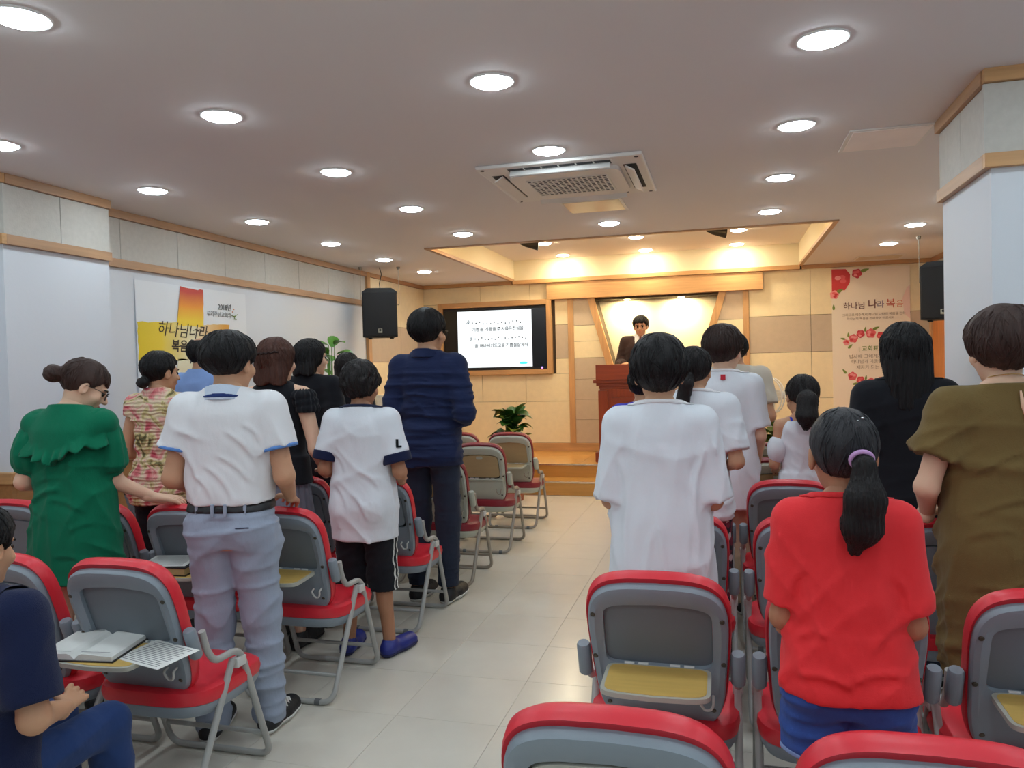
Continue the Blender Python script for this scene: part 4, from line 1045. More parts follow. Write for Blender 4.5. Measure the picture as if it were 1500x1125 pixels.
# 11 the youth in the long white shirt
p = Person('youth with thick black hair in oversized plain white shirt next to the aisle', -.228, 2.85, 1.525, 3, skin_c=tan_, taper=.010, over=False, hs=1.16, hyaw=3, sh=.158, wide=1.0, vox=.0082,
           armL=dict(E=(.203, -.02, 1.06), W=(.15, .15, 1.01)), armR=dict(E=(.203, -.02, 1.06), W=(.15, .15, 1.01))); p.body()
p.hair(h_black, thick=.026, nape=-.085, ear=-.02, front=.05, vol=(1.0, 1.0, 1.03), seed=14, rough=.0032)
BG = [(.66, .220, .172, -.008), (.80, .212, .172, -.010), (.95, .200, .158, -.006), (1.12, .188, .132, 0), (1.27, .185, .124, 0), (1.355, .172, .108, -.012), (1.415, .120, .080, -.018), (1.47, .077, .068, -.016)]
p.folds = [(-.10, 1.20, -.14, .80, .007, .012), (.09, 1.22, .14, .82, .007, .012), (-.02, 1.0, -.05, .70, .006, .013), (.17, 1.25, .14, 1.05, .007, .011), (-.17, 1.25, -.15, 1.05, .007, .011)]
o = p.top(BG, w_tee, 't_shirt', fr=1.0, r0=.072, r1=.082, wr=.009, seed=25, freq=(12, 9, 6), k=.03); p.neckband(w_polo, o)
p.legs(jean, rt=.09); p.shoes(black_s, white_r)

# 12 the woman with the dark ponytail
p = Person('woman with low dark ponytail in white shirt and patterned maroon trousers', -.135, 3.72, 1.535, -4, skin_c=tan_, hs=1.0, hyaw=-8, sh=.155, wide=.98, vox=.0095, neck_r=.046); p.body()
p.hair(h_soft, thick=.014, nape=-.07, ear=-.01, front=.055, seed=15, extra=tailf([(0, -.10, -.02), (-.01, -.135, -.06), (-.03, -.125, -.15), (-.04, -.12, -.20)], [.022, .036, .034, .014]), box=((-.2, -.2, -.32), (.2, .2, .2)))
o = p.top(tab(WTEE, .80, .175, .13, .006), w_tee, 't_shirt', fr=.8, r0=.072, r1=.078, wr=.006, seed=26); p.neckband(w_polo, o)
def pattern(name, base, spots, scale):
    m = bpy.data.materials.new(name); m.use_nodes = True; N = m.node_tree.nodes; L_ = m.node_tree.links; b = N['Principled BSDF']; b.inputs['Roughness'].default_value = .85
    tc = N.new('ShaderNodeTexCoord'); v = N.new('ShaderNodeTexVoronoi'); v.inputs['Scale'].default_value = scale; L_.new(tc.outputs['Object'], v.inputs[0])
    r = N.new('ShaderNodeValToRGB'); r.color_ramp.interpolation = 'CONSTANT'; L_.new(v.outputs['Color'], r.inputs[0]); el = r.color_ramp.elements
    el[0].color = lin(base); el[1].position = .45; el[1].color = lin(spots[0]); e = el.new(.8); e.color = lin(spots[1]); L_.new(r.outputs[0], b.inputs['Base Color']); return m
p.legs(pattern('print_maroon', (30, 26, 38), ((112, 30, 50), (190, 170, 170)), 45), rt=.095, rk=.085, ra=.09); p.shoes(black_s, black_r)

# 13 the young man with the red label
p = Person('young man with glasses in white shirt with small red label at the neck', -.005, 4.60, 1.625, 0, skin_c=fair, hs=1.2, taper=.012, over=False, hyaw=-22, sh=.160, wide=.98, vox=.0098,
           armR=dict(E=(.205, -.02, 1.07), W=(.19, .12, .89), d=(-.1, .6, -.75), n=(-1, 0, 0))); p.body(); p.glasses()
p.hair(hairm('hair_warm_black', (46, 31, 26)), thick=.024, nape=-.078, ear=-.015, front=.05, seed=16)
o = p.top([(z-.02 if z < .9 else z, a, b, c) for z, a, b, c in BG[0:1]]+[(.80, .205, .165, -.008)]+BG[2:], w_tee, 't_shirt', fr=.86, r0=.070, r1=.076, wr=.008, seed=27, freq=(11, 9, 7)); p.neckband(w_polo, o)
MB().bbox(-.014*p.k, .014*p.k, -.112*p.k, -.104*p.k, 1.408*p.k, 1.438*p.k, .001).build('neck_label', M('label_red', (196, 30, 52), .7), o)
p.legs(cloth('chino_beige', (190, 166, 140)), rt=.09); p.shoes(black_s, white_r)

# 14 the person in pale beige in front of him
p = Person('person in pale beige shirt standing in the cream chair row', .075, 5.55, 1.66, 0, skin_c=tan_, hs=1.0, sh=.172, wide=1.05, vox=.012); p.body()
p.hair(h_black, seed=17); o = p.top(tab(TEE, .86), cloth('shirt_beige', (196, 186, 170)), fr=.7, wr=.005, seed=28); p.legs(cloth('chino_sand', (170, 150, 122))); p.shoes(black_s, black_r)

# 15 the child in blue
p = Person('child in bright blue shirt half hidden behind the youth in white', -.46, 4.55, 1.43, 0, skin_c=tan_, hs=1.1, sh=.160, vox=.012); p.body()
p.hair(h_black, seed=18); p.top(tab(TEE, .84), cloth('cotton_blue', (58, 62, 190)), 't_shirt', fr=.6, wr=.005, seed=29); p.legs(jean); p.shoes(black_s, white_r)

# 16 the girl in the white off-shoulder top
p = Person('girl with bowed head and low dark ponytail in white cold shoulder top', .415, 4.56, 1.34, 6, skin_c=tan_, hs=1.24, pitch=24, hyaw=4, roll=8, sh=.150, wide=.95, vox=.0095, neck_r=.046,
           armL=dict(E=(.195, -.02, 1.10), W=(.15, .2, 1.03), d=(-.2, .9, -.1))); p.body()
p.hair(h_soft, thick=.016, nape=-.07, ear=-.012, front=.055, seed=19, extra=tailf([(0, -.105, -.03), (0, -.130, -.07), (0.0, -.12, -.16), (.0, -.10, -.22)], [.040, .056, .058, .02]), box=((-.25, -.42, -.42), (.2, .2, .2)))
o = p.top(tab(WTEE, .80, .18, .14, .008), w_tee, 'blouse', fr=0, wr=.005, seed=30, shr=.028, neck=(.07, .07, 1.40))
for sd in (-1, 1): p.shell(lambda P: np.maximum(ell(P, p.arm[sd]['S']+(p.arm[sd]['E']-p.arm[sd]['S'])*.62, (.066, .074, .100)), plane(P, p.arm[sd]['S']+(p.arm[sd]['E']-p.arm[sd]['S'])*.28, p.arm[sd]['S']-p.arm[sd]['E'])), 'puff_sleeve', w_tee, (min(0, sd*.34), -.2, 1.0), (max(0, sd*.34), .14, 1.42), .007, o)
for sd in (-1, 1):
    MB().tube([V3(sd*.07, -.098, 1.36)*p.k, V3(sd*.085, -.06, 1.43)*p.k, V3(sd*.085, .02, 1.42)*p.k], .006, 6).build('strap', cloth('strap_blue', (60, 66, 190)), o, True)
p.legs(cloth('chino_tan', (176, 146, 104)), 'shorts', rt=.09, hemz=.45); p.shoes(black_s, white_r)

# 17 the woman with long black hair
p = Person('woman with very long straight black hair in black shirt', .765, 3.72, 1.585, 0, skin_c=fair, hs=1.14, hyaw=10, sh=.160, wide=1.03, vox=.009, neck_r=.046); p.body()
p.hair(h_black, thick=.015, nape=-.09, ear=-.05, front=.056, ears=False, extra=longf(-.235, .091, .080, .040, .02, -.070), seed=20, rough=.0015, box=((-.2, -.22, -.33), (.2, .2, .2)))
o = p.top(tab(TEE, .70, .185, .14, .006), black_c, 't_shirt', fr=.85, r0=.074, r1=.082, wr=.006, seed=32); p.neckband(black_c, o)
p.legs(jean, rt=.09); p.shoes(black_s, white_r)

# 18 the woman in the khaki dress
p = Person('woman in khaki brown short sleeved dress with keyhole back and thin necklace',   .880, 2.86, 1.585, 6, skin_c=fair, hs=1.15, sh=.168, wide=1.06, vox=.0082, neck_r=.050,
           armL=dict(E=(.262, -.03, 1.09), W=(.20, .15, .96))); p.body()
p.hair(h_brown2, thick=.022, nape=-.072, ear=-.03, front=.055, vol=(1.05, 1.03, 1.0), seed=21, ears=False)
KD = [(.40, .190, .155, -.005), (.60, .200, .165, -.005), (.80, .205, .168, -.008), (.95, .200, .155, -.005), (1.12, .190, .138, 0), (1.27, .184, .126, 0), (1.355, .172, .106, -.012), (1.412, .125, .080, -.018), (1.47, .082, .070, -.016)]
kh = cloth('linen_khaki', (112, 92, 54), .92, .35, .2)
p.folds = [(-.16, 1.13, .05, 1.23, .007, .009), (-.17, 1.00, .08, 1.07, .006, .010), (-.18, .92, -.02, .96, .005, .010), (-.16, .62, .05, .68, .006, .011), (-.17, .76, .0, .74, .005, .011)]
o = p.top(KD, kh, 'dress', fr=.62, r0=.078, r1=.088, wr=.008, seed=33, freq=(9, 9, 12), neck=(.08, .075, 1.447))
MB().tube([V3(.012, -.105, 1.43)*p.k, V3(.016, -.114, 1.38)*p.k, V3(.022, -.125, 1.33)*p.k], [.003, .0075, .0025], 8).build('keyhole_opening', p.skin, o, True)
MB().tube([Vector((.0545*math.cos(a), -.022+.056*math.sin(a), 1.475-.012*math.sin(a)))*p.k for a in np.linspace(0, 2*math.pi, 33)[:-1]], .0014, 6, True).build('necklace', M('gold', (220, 180, 110), .25, .9), p.t, True)
p.shoes(black_s, black_r)

# 19 the girl in red
p = Person('girl in red shirt and blue denim shorts with long ponytail and lilac hair tie', .268, 1.955, 1.32, -3, skin_c=deepc, hs=1.17, hyaw=8, pitch=-2, sh=.142, wide=1.0, vox=.0075, neck_r=.046, hip=1.06,
           armL=dict(E=(.182, -.02, 1.07), W=(.15, .125, .99), d=(-.85, .25, -.1), n=(0, -1, 0)), armR=dict(E=(.182, -.02, 1.07), W=(.15, .125, .96), d=(-.85, .25, -.1), n=(0, -1, 0))); p.body()
p.hair(hairm('hair_charcoal', (44, 43, 46)), thick=.008, nape=-.085, ear=-.0, front=.06, seed=22, rough=.0018)
tl = p.shell(lambda P: tailf([(.014, -.112, .012), (.018, -.138, -.01), (.018, -.146, -.09), (.012, -.138, -.16), (-.002, -.130, -.215)], [.018, .024, .046, .047, .018])(p, P, p.hl(P), np.full(len(P), 1.0, np.float32)), 'ponytail', h_soft, p.C+V3(-.2, -.28, -.33), p.C+V3(.2, 0, .1), .0048)
MB().tube([hp_(p, (.015+.0255*math.cos(a), -.127-.009*math.sin(a), .004+.021*math.sin(a))) for a in np.linspace(0, 2*math.pi, 17)[:-1]], .0068*p.k, 8, True).build('hair_tie', M('hair_tie_lilac', (196, 150, 200), .7), tl, True)
for i in range(3): MB().sphere(hp_(p, (.002+.014*i, -.094+.009*i, .088+.006*i)), (.006*p.k, .003*p.k, .0035*p.k), 8, 6).build('hair_clip', M('chrome', (230, 230, 235), .12, 1.0), p.t, True)
RT = [(.86, .178, .135, -.005), (.95, .176, .132, -.004), (1.10, .172, .124, 0), (1.26, .172, .118, 0), (1.355, .160, .102, -.012), (1.412, .112, .078, -.018), (1.47, .075, .066, -.016)]
p.folds = [(-.16, .935, .02, .905, .010, .011), (-.02, .92, .16, .955, .008, .011), (-.15, 1.02, -.05, 1.06, .006, .010), (.05, 1.0, .16, 1.10, .006, .011), (-.16, 1.13, -.11, 1.25, .006, .010), (.12, 1.24, .16, 1.12, .006, .010)]
o = p.top(RT, cloth('cotton_red', (230, 56, 60), .92, .22), 't_shirt', fr=.86, r0=.064, r1=.070, wr=.0055, seed=37, freq=(12, 9, 9)); p.neckband(cloth('cotton_red_rib', (224, 52, 56)), o)
o = p.legs(jean_b, 'shorts', rt=.100, rk=.105, ra=.10, waist=.98, hemz=.66, wr=.006, seed=36, hip=1.06)
p.shell(lambda P: np.maximum(p.f_legs(P, rt=.100, rk=.105, ra=.10, waist=.98, hemz=.658, wr=.006, seed=36, hip=1.06)-.003, P[:, 2]-.672), 'frayed_hem', cloth('denim_fray', (132, 158, 206)), (-.24, -.2, .64), (.24, .2, .69), .006, o)
p.shoes(black_s, white_r)

# 20 the preacher
p = Person('man in dark suit with tie and glasses standing behind the wooden lectern', -.985, 9.66, 1.755, 180, z=ST, skin_c=tan_, hs=1.0, pitch=6, sh=.175, wide=1.06, vox=.0105,
           armR=dict(E=(.26, -.04, 1.12), W=(.19, .22, 1.11), d=(-.2, .95, -.05)), armL=dict(E=(.26, -.04, 1.12), W=(.19, .22, 1.11), d=(-.2, .95, -.05))); p.body(); p.glasses()
p.hair(h_black, thick=.020, nape=-.07, ear=-.005, front=.058, fringe=.022, seed=24, vol=(1.0, 1.0, 1.02), rough=.004)
p.top(tab(TEE, 1.0, .15, .11, -.004), w_polo, 'shirt', fr=0, wr=0, neck=(.07, .07, 1.475), shr=.03)
suit = cloth('suit_brown_black', (58, 42, 40), .85, .12)
JK = [(.80, .188, .138, -.005), (.95, .178, .130, -.005), (1.12, .176, .128, 0), (1.28, .184, .128, 0), (1.36, .176, .110, -.012), (1.42, .12, .082, -.02), (1.46, .085, .07, -.02)]
def jkt(P):
    d = p.f_top(P, JK, fr=1.92, r0=.074, r1=.046, wr=.004, seed=40, neck=(.07, .07, 1.45), shr=.066)
    v = np.maximum(np.abs(P[:, 0])-.006-np.clip((P[:, 2]-1.10)*.22, 0, .062), -P[:, 1]); return np.maximum(d, -np.maximum(v, 1.10-P[:, 2]))
lo, hi = p.tbox(.80, 1.49); l2, h2 = p.box_of([p.arm[sd][k] for sd in (-1, 1) for k in 'EW'], .07); p.shell(jkt, 'jacket', suit, np.minimum(lo, l2), np.maximum(hi, h2))
MB().tube([V3(0, .072, 1.428)*p.k, V3(0, .116, 1.36)*p.k, V3(0, .130, 1.25)*p.k, V3(0, .132, 1.12)*p.k], [.014, .016, .024, .028], 6).build('necktie', cloth('tie_dark_red', (96, 30, 36)), p.t, True)
p.legs(suit); p.shoes(black_s, black_r)
# ------------------------------------------------------------------ wall and stage furniture
YF = YB-.022
# television in its timber frame
t = empty('television', (-3.0, YF, 1.83)); tag(t, 'wall mounted television in a wooden frame showing lyrics and notes', 'television')
fr = MB()
m_scr = M('tv_black_glass', (12, 12, 18), .2)
for (x0, x1, z0, z1) in ((-3.80, -3.735, 1.34, 2.335), (-2.265, -2.20, 1.34, 2.335), (-3.735, -2.265, 2.265, 2.335), (-3.735, -2.265, 1.34, 1.405)):
    MB().bbox(x0+3.0, x1+3.0, -.075, .02, z0-1.83, z1-1.83, .004).build('frame_rail', m_trimx if x1-x0 > .2 else m_trimz, t)
MB().bbox(-.733, .733, -.03, .02, -.423, .433, .006).build('tv_bezel', m_black, t)
MB().box(-.72, .72, -.033, -.03, -.395, .395).build('tv_panel', m_scr, t)
sc = MB().box(-.525, .525, -.0345, -.033, -.385, .388).build('screen_image', emitter('screen_white', (.93, .98, 1.0), .60), t)
def TB(x, z, y=-.0355): return Matrix(((1, 0, 0, x), (0, 0, -1, y), (0, 1, 0, z), (0, 0, 0, 1)))
m_ink = M('screen_ink', (40, 52, 66), .6); m_ink2 = M('screen_ink_blue', (70, 110, 140), .6)
for (z_, ws) in ((.115, ((-.315, '기쁨'), (-.205, '을'), (-.135, '기쁨'), (-.025, '을'), (.04, '주'), (.10, '시옵'), (.20, '온'), (.255, '전심'), (.36, '을'))), (-.11, ((-.285, '을'), (-.215, '해바시'), (-.06, '기도고'), (.095, '을'), (.16, '기쁨'), (.265, '을'), (.315, '살게하')))):
    for x_, w_ in ws: text('lyrics', w_, .056, m_ink, sc, TB(x_, z_), bold=.0008)
for (x0, x1, z0, n) in ((-.31, .37, .222, 14), (-.275, .44, .008, 16)):
    for i in range(n):
        x = x0+(x1-x0)*i/(n-1); dz = random.choice((-.012, 0, .006, .012)); q = MB()
        q.lathe([(.0085, 0), (.0085, .001)], 10).build('music_note', m_ink, sc).matrix_local = TB(x, z0+dz)
for (x, z) in ((-.40, .215), (-.36, -.012)): text('clef', '&', .075, m_ink2, sc, TB(x, z), shear=.3)
MB().prism(sup(.055, .016, 2.6, 24, (.40, -.335)), 'y', -.0352, -.0344).build('screen_button', emitter('screen_teal', (.05, .72, .66), 1.1), sc)
MB().lathe([(.012, 0), (.012, .003)], 12).build('power_light', emitter('led_violet', (.35, .12, 1.0), 3), t).matrix_local = TB(.655, -.405, -.031)

# banner on the left wall
def WB(y, z, x=.0028, rz=0): return Matrix(((0, 0, 1, x), (1, 0, 0, y), (0, 1, 0, z), (0, 0, 0, 1))) @ Matrix.Rotation(rz, 4, 'Z')
t = empty('wall_banner', (XL+.004, 4.60, 1.05)); tag(t, 'white wall banner with painted red and yellow cross and brush lettering', 'banner')
m_ban = M('banner_vinyl_white', (226, 230, 234), .55, bump=[(5, .15)])
bm = MB(); ny, nz = 14, 10
for side in (0, 1):
    pass
vs_ = []; fs_ = []
for j in range(nz+1):
    for i in range(ny+1):
        yy, zz = 1.32*i/ny, 1.09*j/nz; vs_.append((.0015+.004*max(0, math.sin(i*.9+j*.3))*(i in (0, 1, ny) or j == nz), yy, zz))
for j in range(nz):
    for i in range(ny): a = j*(ny+1)+i; fs_.append((a, a+1, a+ny+2, a+ny+1))
n0 = len(vs_); vs_ += [(-.001, 0, 0), (-.001, 1.32, 0), (-.001, 1.32, 1.09), (-.001, 0, 1.09)]; fs_.append((n0, n0+3, n0+2, n0+1))
MB().add(vs_, fs_).build('banner_sheet', m_ban, t, True)
def grad(name, stops, axis='Z', lo=0, hi=1, nscale=6, namt=.12):
    m = bpy.data.materials.new(name); m.use_nodes = True; N = m.node_tree.nodes; K = m.node_tree.links; b = N['Principled BSDF']; b.inputs['Roughness'].default_value = .55
    tc = N.new('ShaderNodeTexCoord'); sx = N.new('ShaderNodeSeparateXYZ'); K.new(tc.outputs['Object'], sx.inputs[0])
    mr = N.new('ShaderNodeMapRange'); mr.inputs[1].default_value = lo; mr.inputs[2].default_value = hi; K.new(sx.outputs[axis], mr.inputs[0])
    no = N.new('ShaderNodeTexNoise'); no.inputs['Scale'].default_value = nscale; K.new(tc.outputs['Object'], no.inputs[0])
    ma = N.new('ShaderNodeMath'); ma.operation = 'MULTIPLY_ADD'; ma.inputs[1].default_value = namt; K.new(no.outputs[0], ma.inputs[0]); K.new(mr.outputs[0], ma.inputs[2])
    r = N.new('ShaderNodeValToRGB'); K.new(ma.outputs[0], r.inputs[0]); el = r.color_ramp.elements
    el[0].position = stops[0][0]; el[0].color = lin(stops[0][1]); el[1].position = stops[-1][0]; el[1].color = lin(stops[-1][1])
    for p_, c_ in stops[1:-1]: e = el.new(p_); e.color = lin(c_)
    K.new(r.outputs[0], b.inputs['Base Color']); return m
g1 = grad('paint_red_to_yellow', ((.12, (246, 210, 60)), (.55, (236, 150, 50)), (.95, (196, 66, 60))), 'Z', .80, 1.08)
g2 = grad('paint_yellow_to_cream', ((.05, (226, 196, 30)), (.30, (236, 206, 60)), (.62, (234, 226, 190)), (1.0, (226, 160, 60))), 'Y', 0, 1.07)
rag = random.Random(3)
def ragged(pts, n=8, a=.006):
    out = []
    for i in range(len(pts)):
        p0, p1 = pts[i], pts[(i+1) % len(pts)]
        for k in range(n): f = k/n; out.append((p0[0]+(p1[0]-p0[0])*f+rag.uniform(-a, a), p0[1]+(p1[1]-p0[1])*f+rag.uniform(-a, a)))
    return out
MB().prism(ragged([(.42, .78), (.735, .78), (.745, 1.075), (.47, 1.08)]), 'x', .006, .0075).build('cross_upright', g1, t)
MB().prism(ragged([(.01, .51), (1.07, .51), (1.07, .815), (.74, .80), (.42, .80), (.01, .79)]), 'x', .0055, .0070).build('cross_arm', g2, t)
MB().prism(ragged([(.42, .02), (.74, .02), (.74, .52), (.42, .52)]), 'x', .0055, .0070).build('cross_foot', grad('paint_cream_to_orange', ((.1, (232, 170, 70)), (.9, (236, 228, 196))), 'Z', 0, .55), t)
m_brush = M('brush_ink', (44, 30, 24), .6)
text('brush_lettering', '하나님나라', .125, m_brush, t, WB(.20, .705, .0085, -.03), bold=.0, shear=.25)
text('brush_lettering', '복음의', .10, m_brush, t, WB(.35, .585, .0085), bold=.002, shear=.1); text('brush_lettering', '새', .10, m_brush, t, WB(.55, .475, .0085), bold=.002, shear=.1)
MB().tube([(.009, .60, .745), (.009, .64, .757), (.009, .67, .752), (.009, .71, .764)], [.002, .004, .003, .001], 6).build('brush_stroke', m_brush, t)
m_gr = M('print_grey', (86, 90, 92), .6)
text('small_lettering', '2018년', .062, m_gr, t, WB(.93, .935, .006), bold=.0006); text('small_lettering', '우리주님교회의', .050, m_gr, t, WB(.785, .875, .006)); text('small_lettering', '작은 글', .024, m_gr, t, WB(.20, .565, .0085))
m_lf = M('print_leaf_green', (118, 136, 52), .6); m_or = M('print_orange', (214, 120, 50), .6)
lg = MB(); lg.tube([(.006, 1.11, .895), (.006, 1.15, .885), (.006, 1.20, .912)], [.002, .006, .001], 6); lg.build('leaf_mark', m_lf, t)
MB().tube([(.006, 1.135, .865), (.006, 1.175, .862)], .003, 6).build('leaf_mark', m_lf, t); MB().tube([(.006, 1.15, .885), (.006, 1.155, .862)], .003, 6).build('leaf_mark', m_lf, t)
for (a, b) in ((1.125, .925), (1.145, .948)): MB().sphere((.006, a, b), (.002, .007, .005), 8, 6).build('leaf_mark', m_or, t)

# rose banner on the back wall
t = empty('hanging_banner', (1.28, YF-.004, .80)); tag(t, 'tall cream banner printed with roses and Korean text on the stage wall', 'banner')
m_cream = M('banner_cream', (238, 224, 204), .6)
MB().bbox(0, .865, -.004, .002, 0, 1.735, .0008).build('banner_sheet', m_cream, t)
BY = -.0055
def flat(name, pts, m, lift=0.0): return MB().prism(pts, 'y', BY-.0008-lift, BY+.0005).build(name, m, t)
m_ro = [M('rose_%d' % i, c_, .6) for i, c_ in enumerate(((206, 58, 62), (222, 96, 100), (236, 150, 150), (196, 56, 66)))]
m_pk = M('print_pink_wash', (236, 204, 192), .6); m_gn = M('print_rose_leaf', (122, 140, 56), .6)
def rose(cx, cz, r, base=0):
    flat('rose_outline', [(cx+r*(1+.10*math.sin(5*a+cx*30))*math.cos(a), cz+r*(1+.10*math.sin(5*a+cx*30))*math.sin(a)) for a in np.linspace(0, 2*math.pi, 25)[:-1]], m_ro[base], .0006)
    for k in range(4):
        a0 = k*1.6+cx*9; c2 = (cx+r*.42*math.cos(a0), cz+r*.42*math.sin(a0))
        flat('rose_petal', [(c2[0]+r*.42*math.cos(a), c2[1]+r*.30*math.sin(a)) for a in np.linspace(0, 2*math.pi, 13)[:-1]], m_ro[(base+1+k) % 3], .0012+.0005*k)
def leaf(cx, cz, l, a0):
    p_ = [(l*math.cos(a), .38*l*math.sin(a)*(1-.5*math.cos(a))) for a in np.linspace(0, 2*math.pi, 13)[:-1]]
    flat('printed_leaf', [(cx+u*math.cos(a0)-v*math.sin(a0), cz+u*math.sin(a0)+v*math.cos(a0)) for u, v in p_], m_gn, .0002)
flat('pink_wash', [(.80, 1.16), (.862, 1.10), (.862, 1.50), (.83, 1.47), (.78, 1.34)], m_pk)
flat('printed_rose', [(.002, 1.42), (.06, 1.47), (.15, 1.47), (.205, 1.56), (.21, 1.66), (.16, 1.725), (.002, 1.73)], m_ro[0]); rose(.10, 1.60, .085, 0); rose(.285, 1.665, .055, 3); rose(.03, 1.42, .05, 2)
leaf(.085, 1.46, .055, .5); leaf(.02, 1.27, .035, 1.6); leaf(.375, 1.70, .05, .3)
for (x, z, r, b) in ((.157, .84, .036, 2), (.236, .885, .05, 1), (.316, .937, .045, 3), (.43, .94, .055, 1), (.54, .91, .045, 0), (.63, .90, .04, 1), (.71, .86, .04, 2), (.22, .43, .05, 1), (.31, .38, .045, 0), (.427, .355, .05, 1), (.54, .37, .045, 0), (.64, .42, .04, 2)): rose(x, z, r, b)
for (x, z, l, a) in ((.12, .885, .03, 2.8), (.18, .93, .03, 1.6), (.20, .79, .035, .8), (.37, .99, .03, 1.5), (.49, 1.0, .04, .4), (.13, .49, .035, 2.2), (.25, .34, .03, .4), (.37, .41, .03, 1.4)): leaf(x, z, l, a)
def TR(x, z): return TB(x, z, BY-.0005)
text('title_lettering', '하나님', .090, M('print_umber', (104, 52, 44), .6), t, TR(.125, 1.245), bold=.001); text('title_lettering', '나', .115, M('print_umber', (104, 52, 44), .6), t, TR(.40, 1.25), bold=.001)
text('title_lettering', '라', .09, M('print_slate', (134, 116, 130), .6), t, TR(.50, 1.25), bold=.001); text('title_lettering', '복', .115, M('print_rust', (196, 92, 66), .6), t, TR(.60, 1.25), bold=.001); text('title_lettering', '음', .09, M('print_salmon', (220, 130, 100), .6), t, TR(.71, 1.25))
m_sm = M('print_brown_small', (150, 124, 98), .6)
text('small_lettering', '그러므로 예수께서 하나님 나라의 복음을 전하', .037, m_sm, t, TR(.115, 1.155)); text('small_lettering', '하나님의 복음을 전파하여 이르시되', .036, m_sm, t, TR(.165, 1.108))
text('heading_lettering', '| 교회표어', .068, m_gn, t, TR(.29, .735), bold=.001)
m_tx = M('print_text_brown', (140, 116, 92), .6)
text('small_lettering', '범사에 그에게까지', .056, m_tx, t, TR(.18, .645)); text('small_lettering', '하나님과 이웃을 사', .052, m_tx, t, TR(.205, .585)); text('small_lettering', '제자가 되는 교', .052, m_tx, t, TR(.265, .515))

# loudspeakers
m_cab = M('speaker_cabinet', (20, 20, 22), .65, bump=[(300, .1)]); m_gri = M('speaker_grille', (14, 14, 18), .7, bump=[(700, .3)])
def loudspeaker(x, y, z, yaw, label):
    t = empty('loudspeaker', (x, y, z), math.radians(yaw)); tag(t, label, 'loudspeaker', 'hanging loudspeakers')
    MB().prism([(-.19, -.15), (.19, -.15), (.13, .17), (-.13, .17)], 'z', -.265, .235).build('cabinet', m_cab, t)
    MB().prism([(-.19, .235), (.19, .235), (.13, .275), (-.13, .275)], 'y', -.15, .10).build('cabinet_top', m_cab, t)
    MB().bbox(-.18, .18, -.165, -.148, -.255, .228, .008).build('grille', m_gri, t)
    b_ = MB().bbox(-.024, .024, -.169, -.164, -.222, -.172, .006).build('badge', M('badge_silver', (168, 160, 140), .3, .8), t)
    MB().lathe([(.013, 0), (.013, .002)], 14).build('badge_disc', m_cab, b_).matrix_local = TB(0, -.190, -.169)
    for sx in (-1, 1): MB().bbox(sx*.12-.02, sx*.12+.02, -.06, .06, -.28, -.265, .004).build('mounting_foot', m_cab, t)
    H = ZC-z
    for (px, py) in ((-.21, .0), (.21, .0)):
        MB().tube([(px, py, H), (px, py, .1)], .003, 6).build('hanging_wire', M('steel_wire', (150, 140, 124), .4, .6), t); MB().lathe([(.016, -.03), (.022, 0)], 10, (px, py, H)).build('wire_anchor', M('steel_wire', (150, 140, 124), .4, .6), t)
        MB().tube([(px, py, .1), (px*.9, py, .1)], .006, 6).build('wire_hook', M('steel_wire', (150, 140, 124), .4, .6), t)
    MB().tube([(0, .04, H), (.02, .03, H-.08), (-.005, .03, H-.18), (0, .05, .27)], .005, 6).build('cable', m_black, t)
loudspeaker(-3.70, 7.95, 2.075, 22, 'black hanging loudspeaker beside the white wall and the television')
loudspeaker(2.02, 8.1, 2.055, -18, 'black hanging loudspeaker beside the rose banner')

# ceiling cassette air conditioner and hatches
t = empty('air_conditioner', (-.88, 4.70, ZC)); tag(t, 'white square ceiling cassette air conditioner with slotted grille', 'air conditioner')
m_acw = M('ac_white', (224, 220, 214), .45); m_acd = M('ac_slot_dark', (44, 46, 48), .7)
MB().bbox(-.475, .475, -.475, .475, -.022, 0, .01).build('panel', m_acw, t)
MB().prism(sup(.33, .33, 9, 48), 'z', -.045, -.02).build('intake_cover', m_acw, t)
g = MB().box(-.24, .24, -.20, .20, -.0465, -.044).build('intake_recess', m_acd, t)
for k in range(17): MB().box(-.24+.48*k/16-.0045, -.24+.48*k/16+.0045, -.20, .20, -.050, -.046).build('grille_bar', m_acw, g)
for k in range(11): MB().box(-.24, .24, -.20+.40*k/10-.005, -.20+.40*k/10+.005, -.0495, -.0455).build('grille_bar', m_acw, g)
for k in range(4):
    R = Matrix.Rotation(k*math.pi/2, 4, 'Z')
    s_ = MB().box(-.30, .30, -.425, -.35, -.0235, -.0215).build('outlet_slot', m_acd, t); s_.matrix_local = R
    f_ = MB().bbox(-.29, .29, -.03, .03, -.005, .004, .003).build('louver', m_acw, t); f_.matrix_local = R @ Matrix.Translation((0, -.385, -.04 if k != 0 else -.030)) @ Matrix.Rotation(.5 if k != 0 else 1.1, 4, 'X')
    for (u, v) in ((-.44, -.44),): q = MB().lathe([(.012, -.024), (.012, -.021)], 10).build('cover_screw', m_acd, t); q.matrix_local = R @ Matrix.Translation((u, v, 0))
    if k == 0:
        for i in range(7): MB().box(-.30+.1*i-.004, -.30+.1*i+.004, -.425, -.36, -.026, -.022).build('slot_rib', m_acw, t)
def hatch(x0, x1, y0, y1, m, label):
    t = empty('ceiling_hatch', ((x0+x1)/2, (y0+y1)/2, ZC)); tag(t, label, 'ceiling hatch'); a, b = (x1-x0)/2, (y1-y0)/2
    MB().bbox(-a, a, -b, b, -.008, 0, .002).build('hatch_frame', m_acw, t); MB().bbox(-a+.02, a-.02, -b+.02, b-.02, -.0105, -.006, .002).build('hatch_cover', m, t)
hatch(-1.10, -.66, 5.35, 5.77, M('hatch_gloss', (214, 206, 190), .12), 'small glossy ceiling hatch next to the air conditioner')
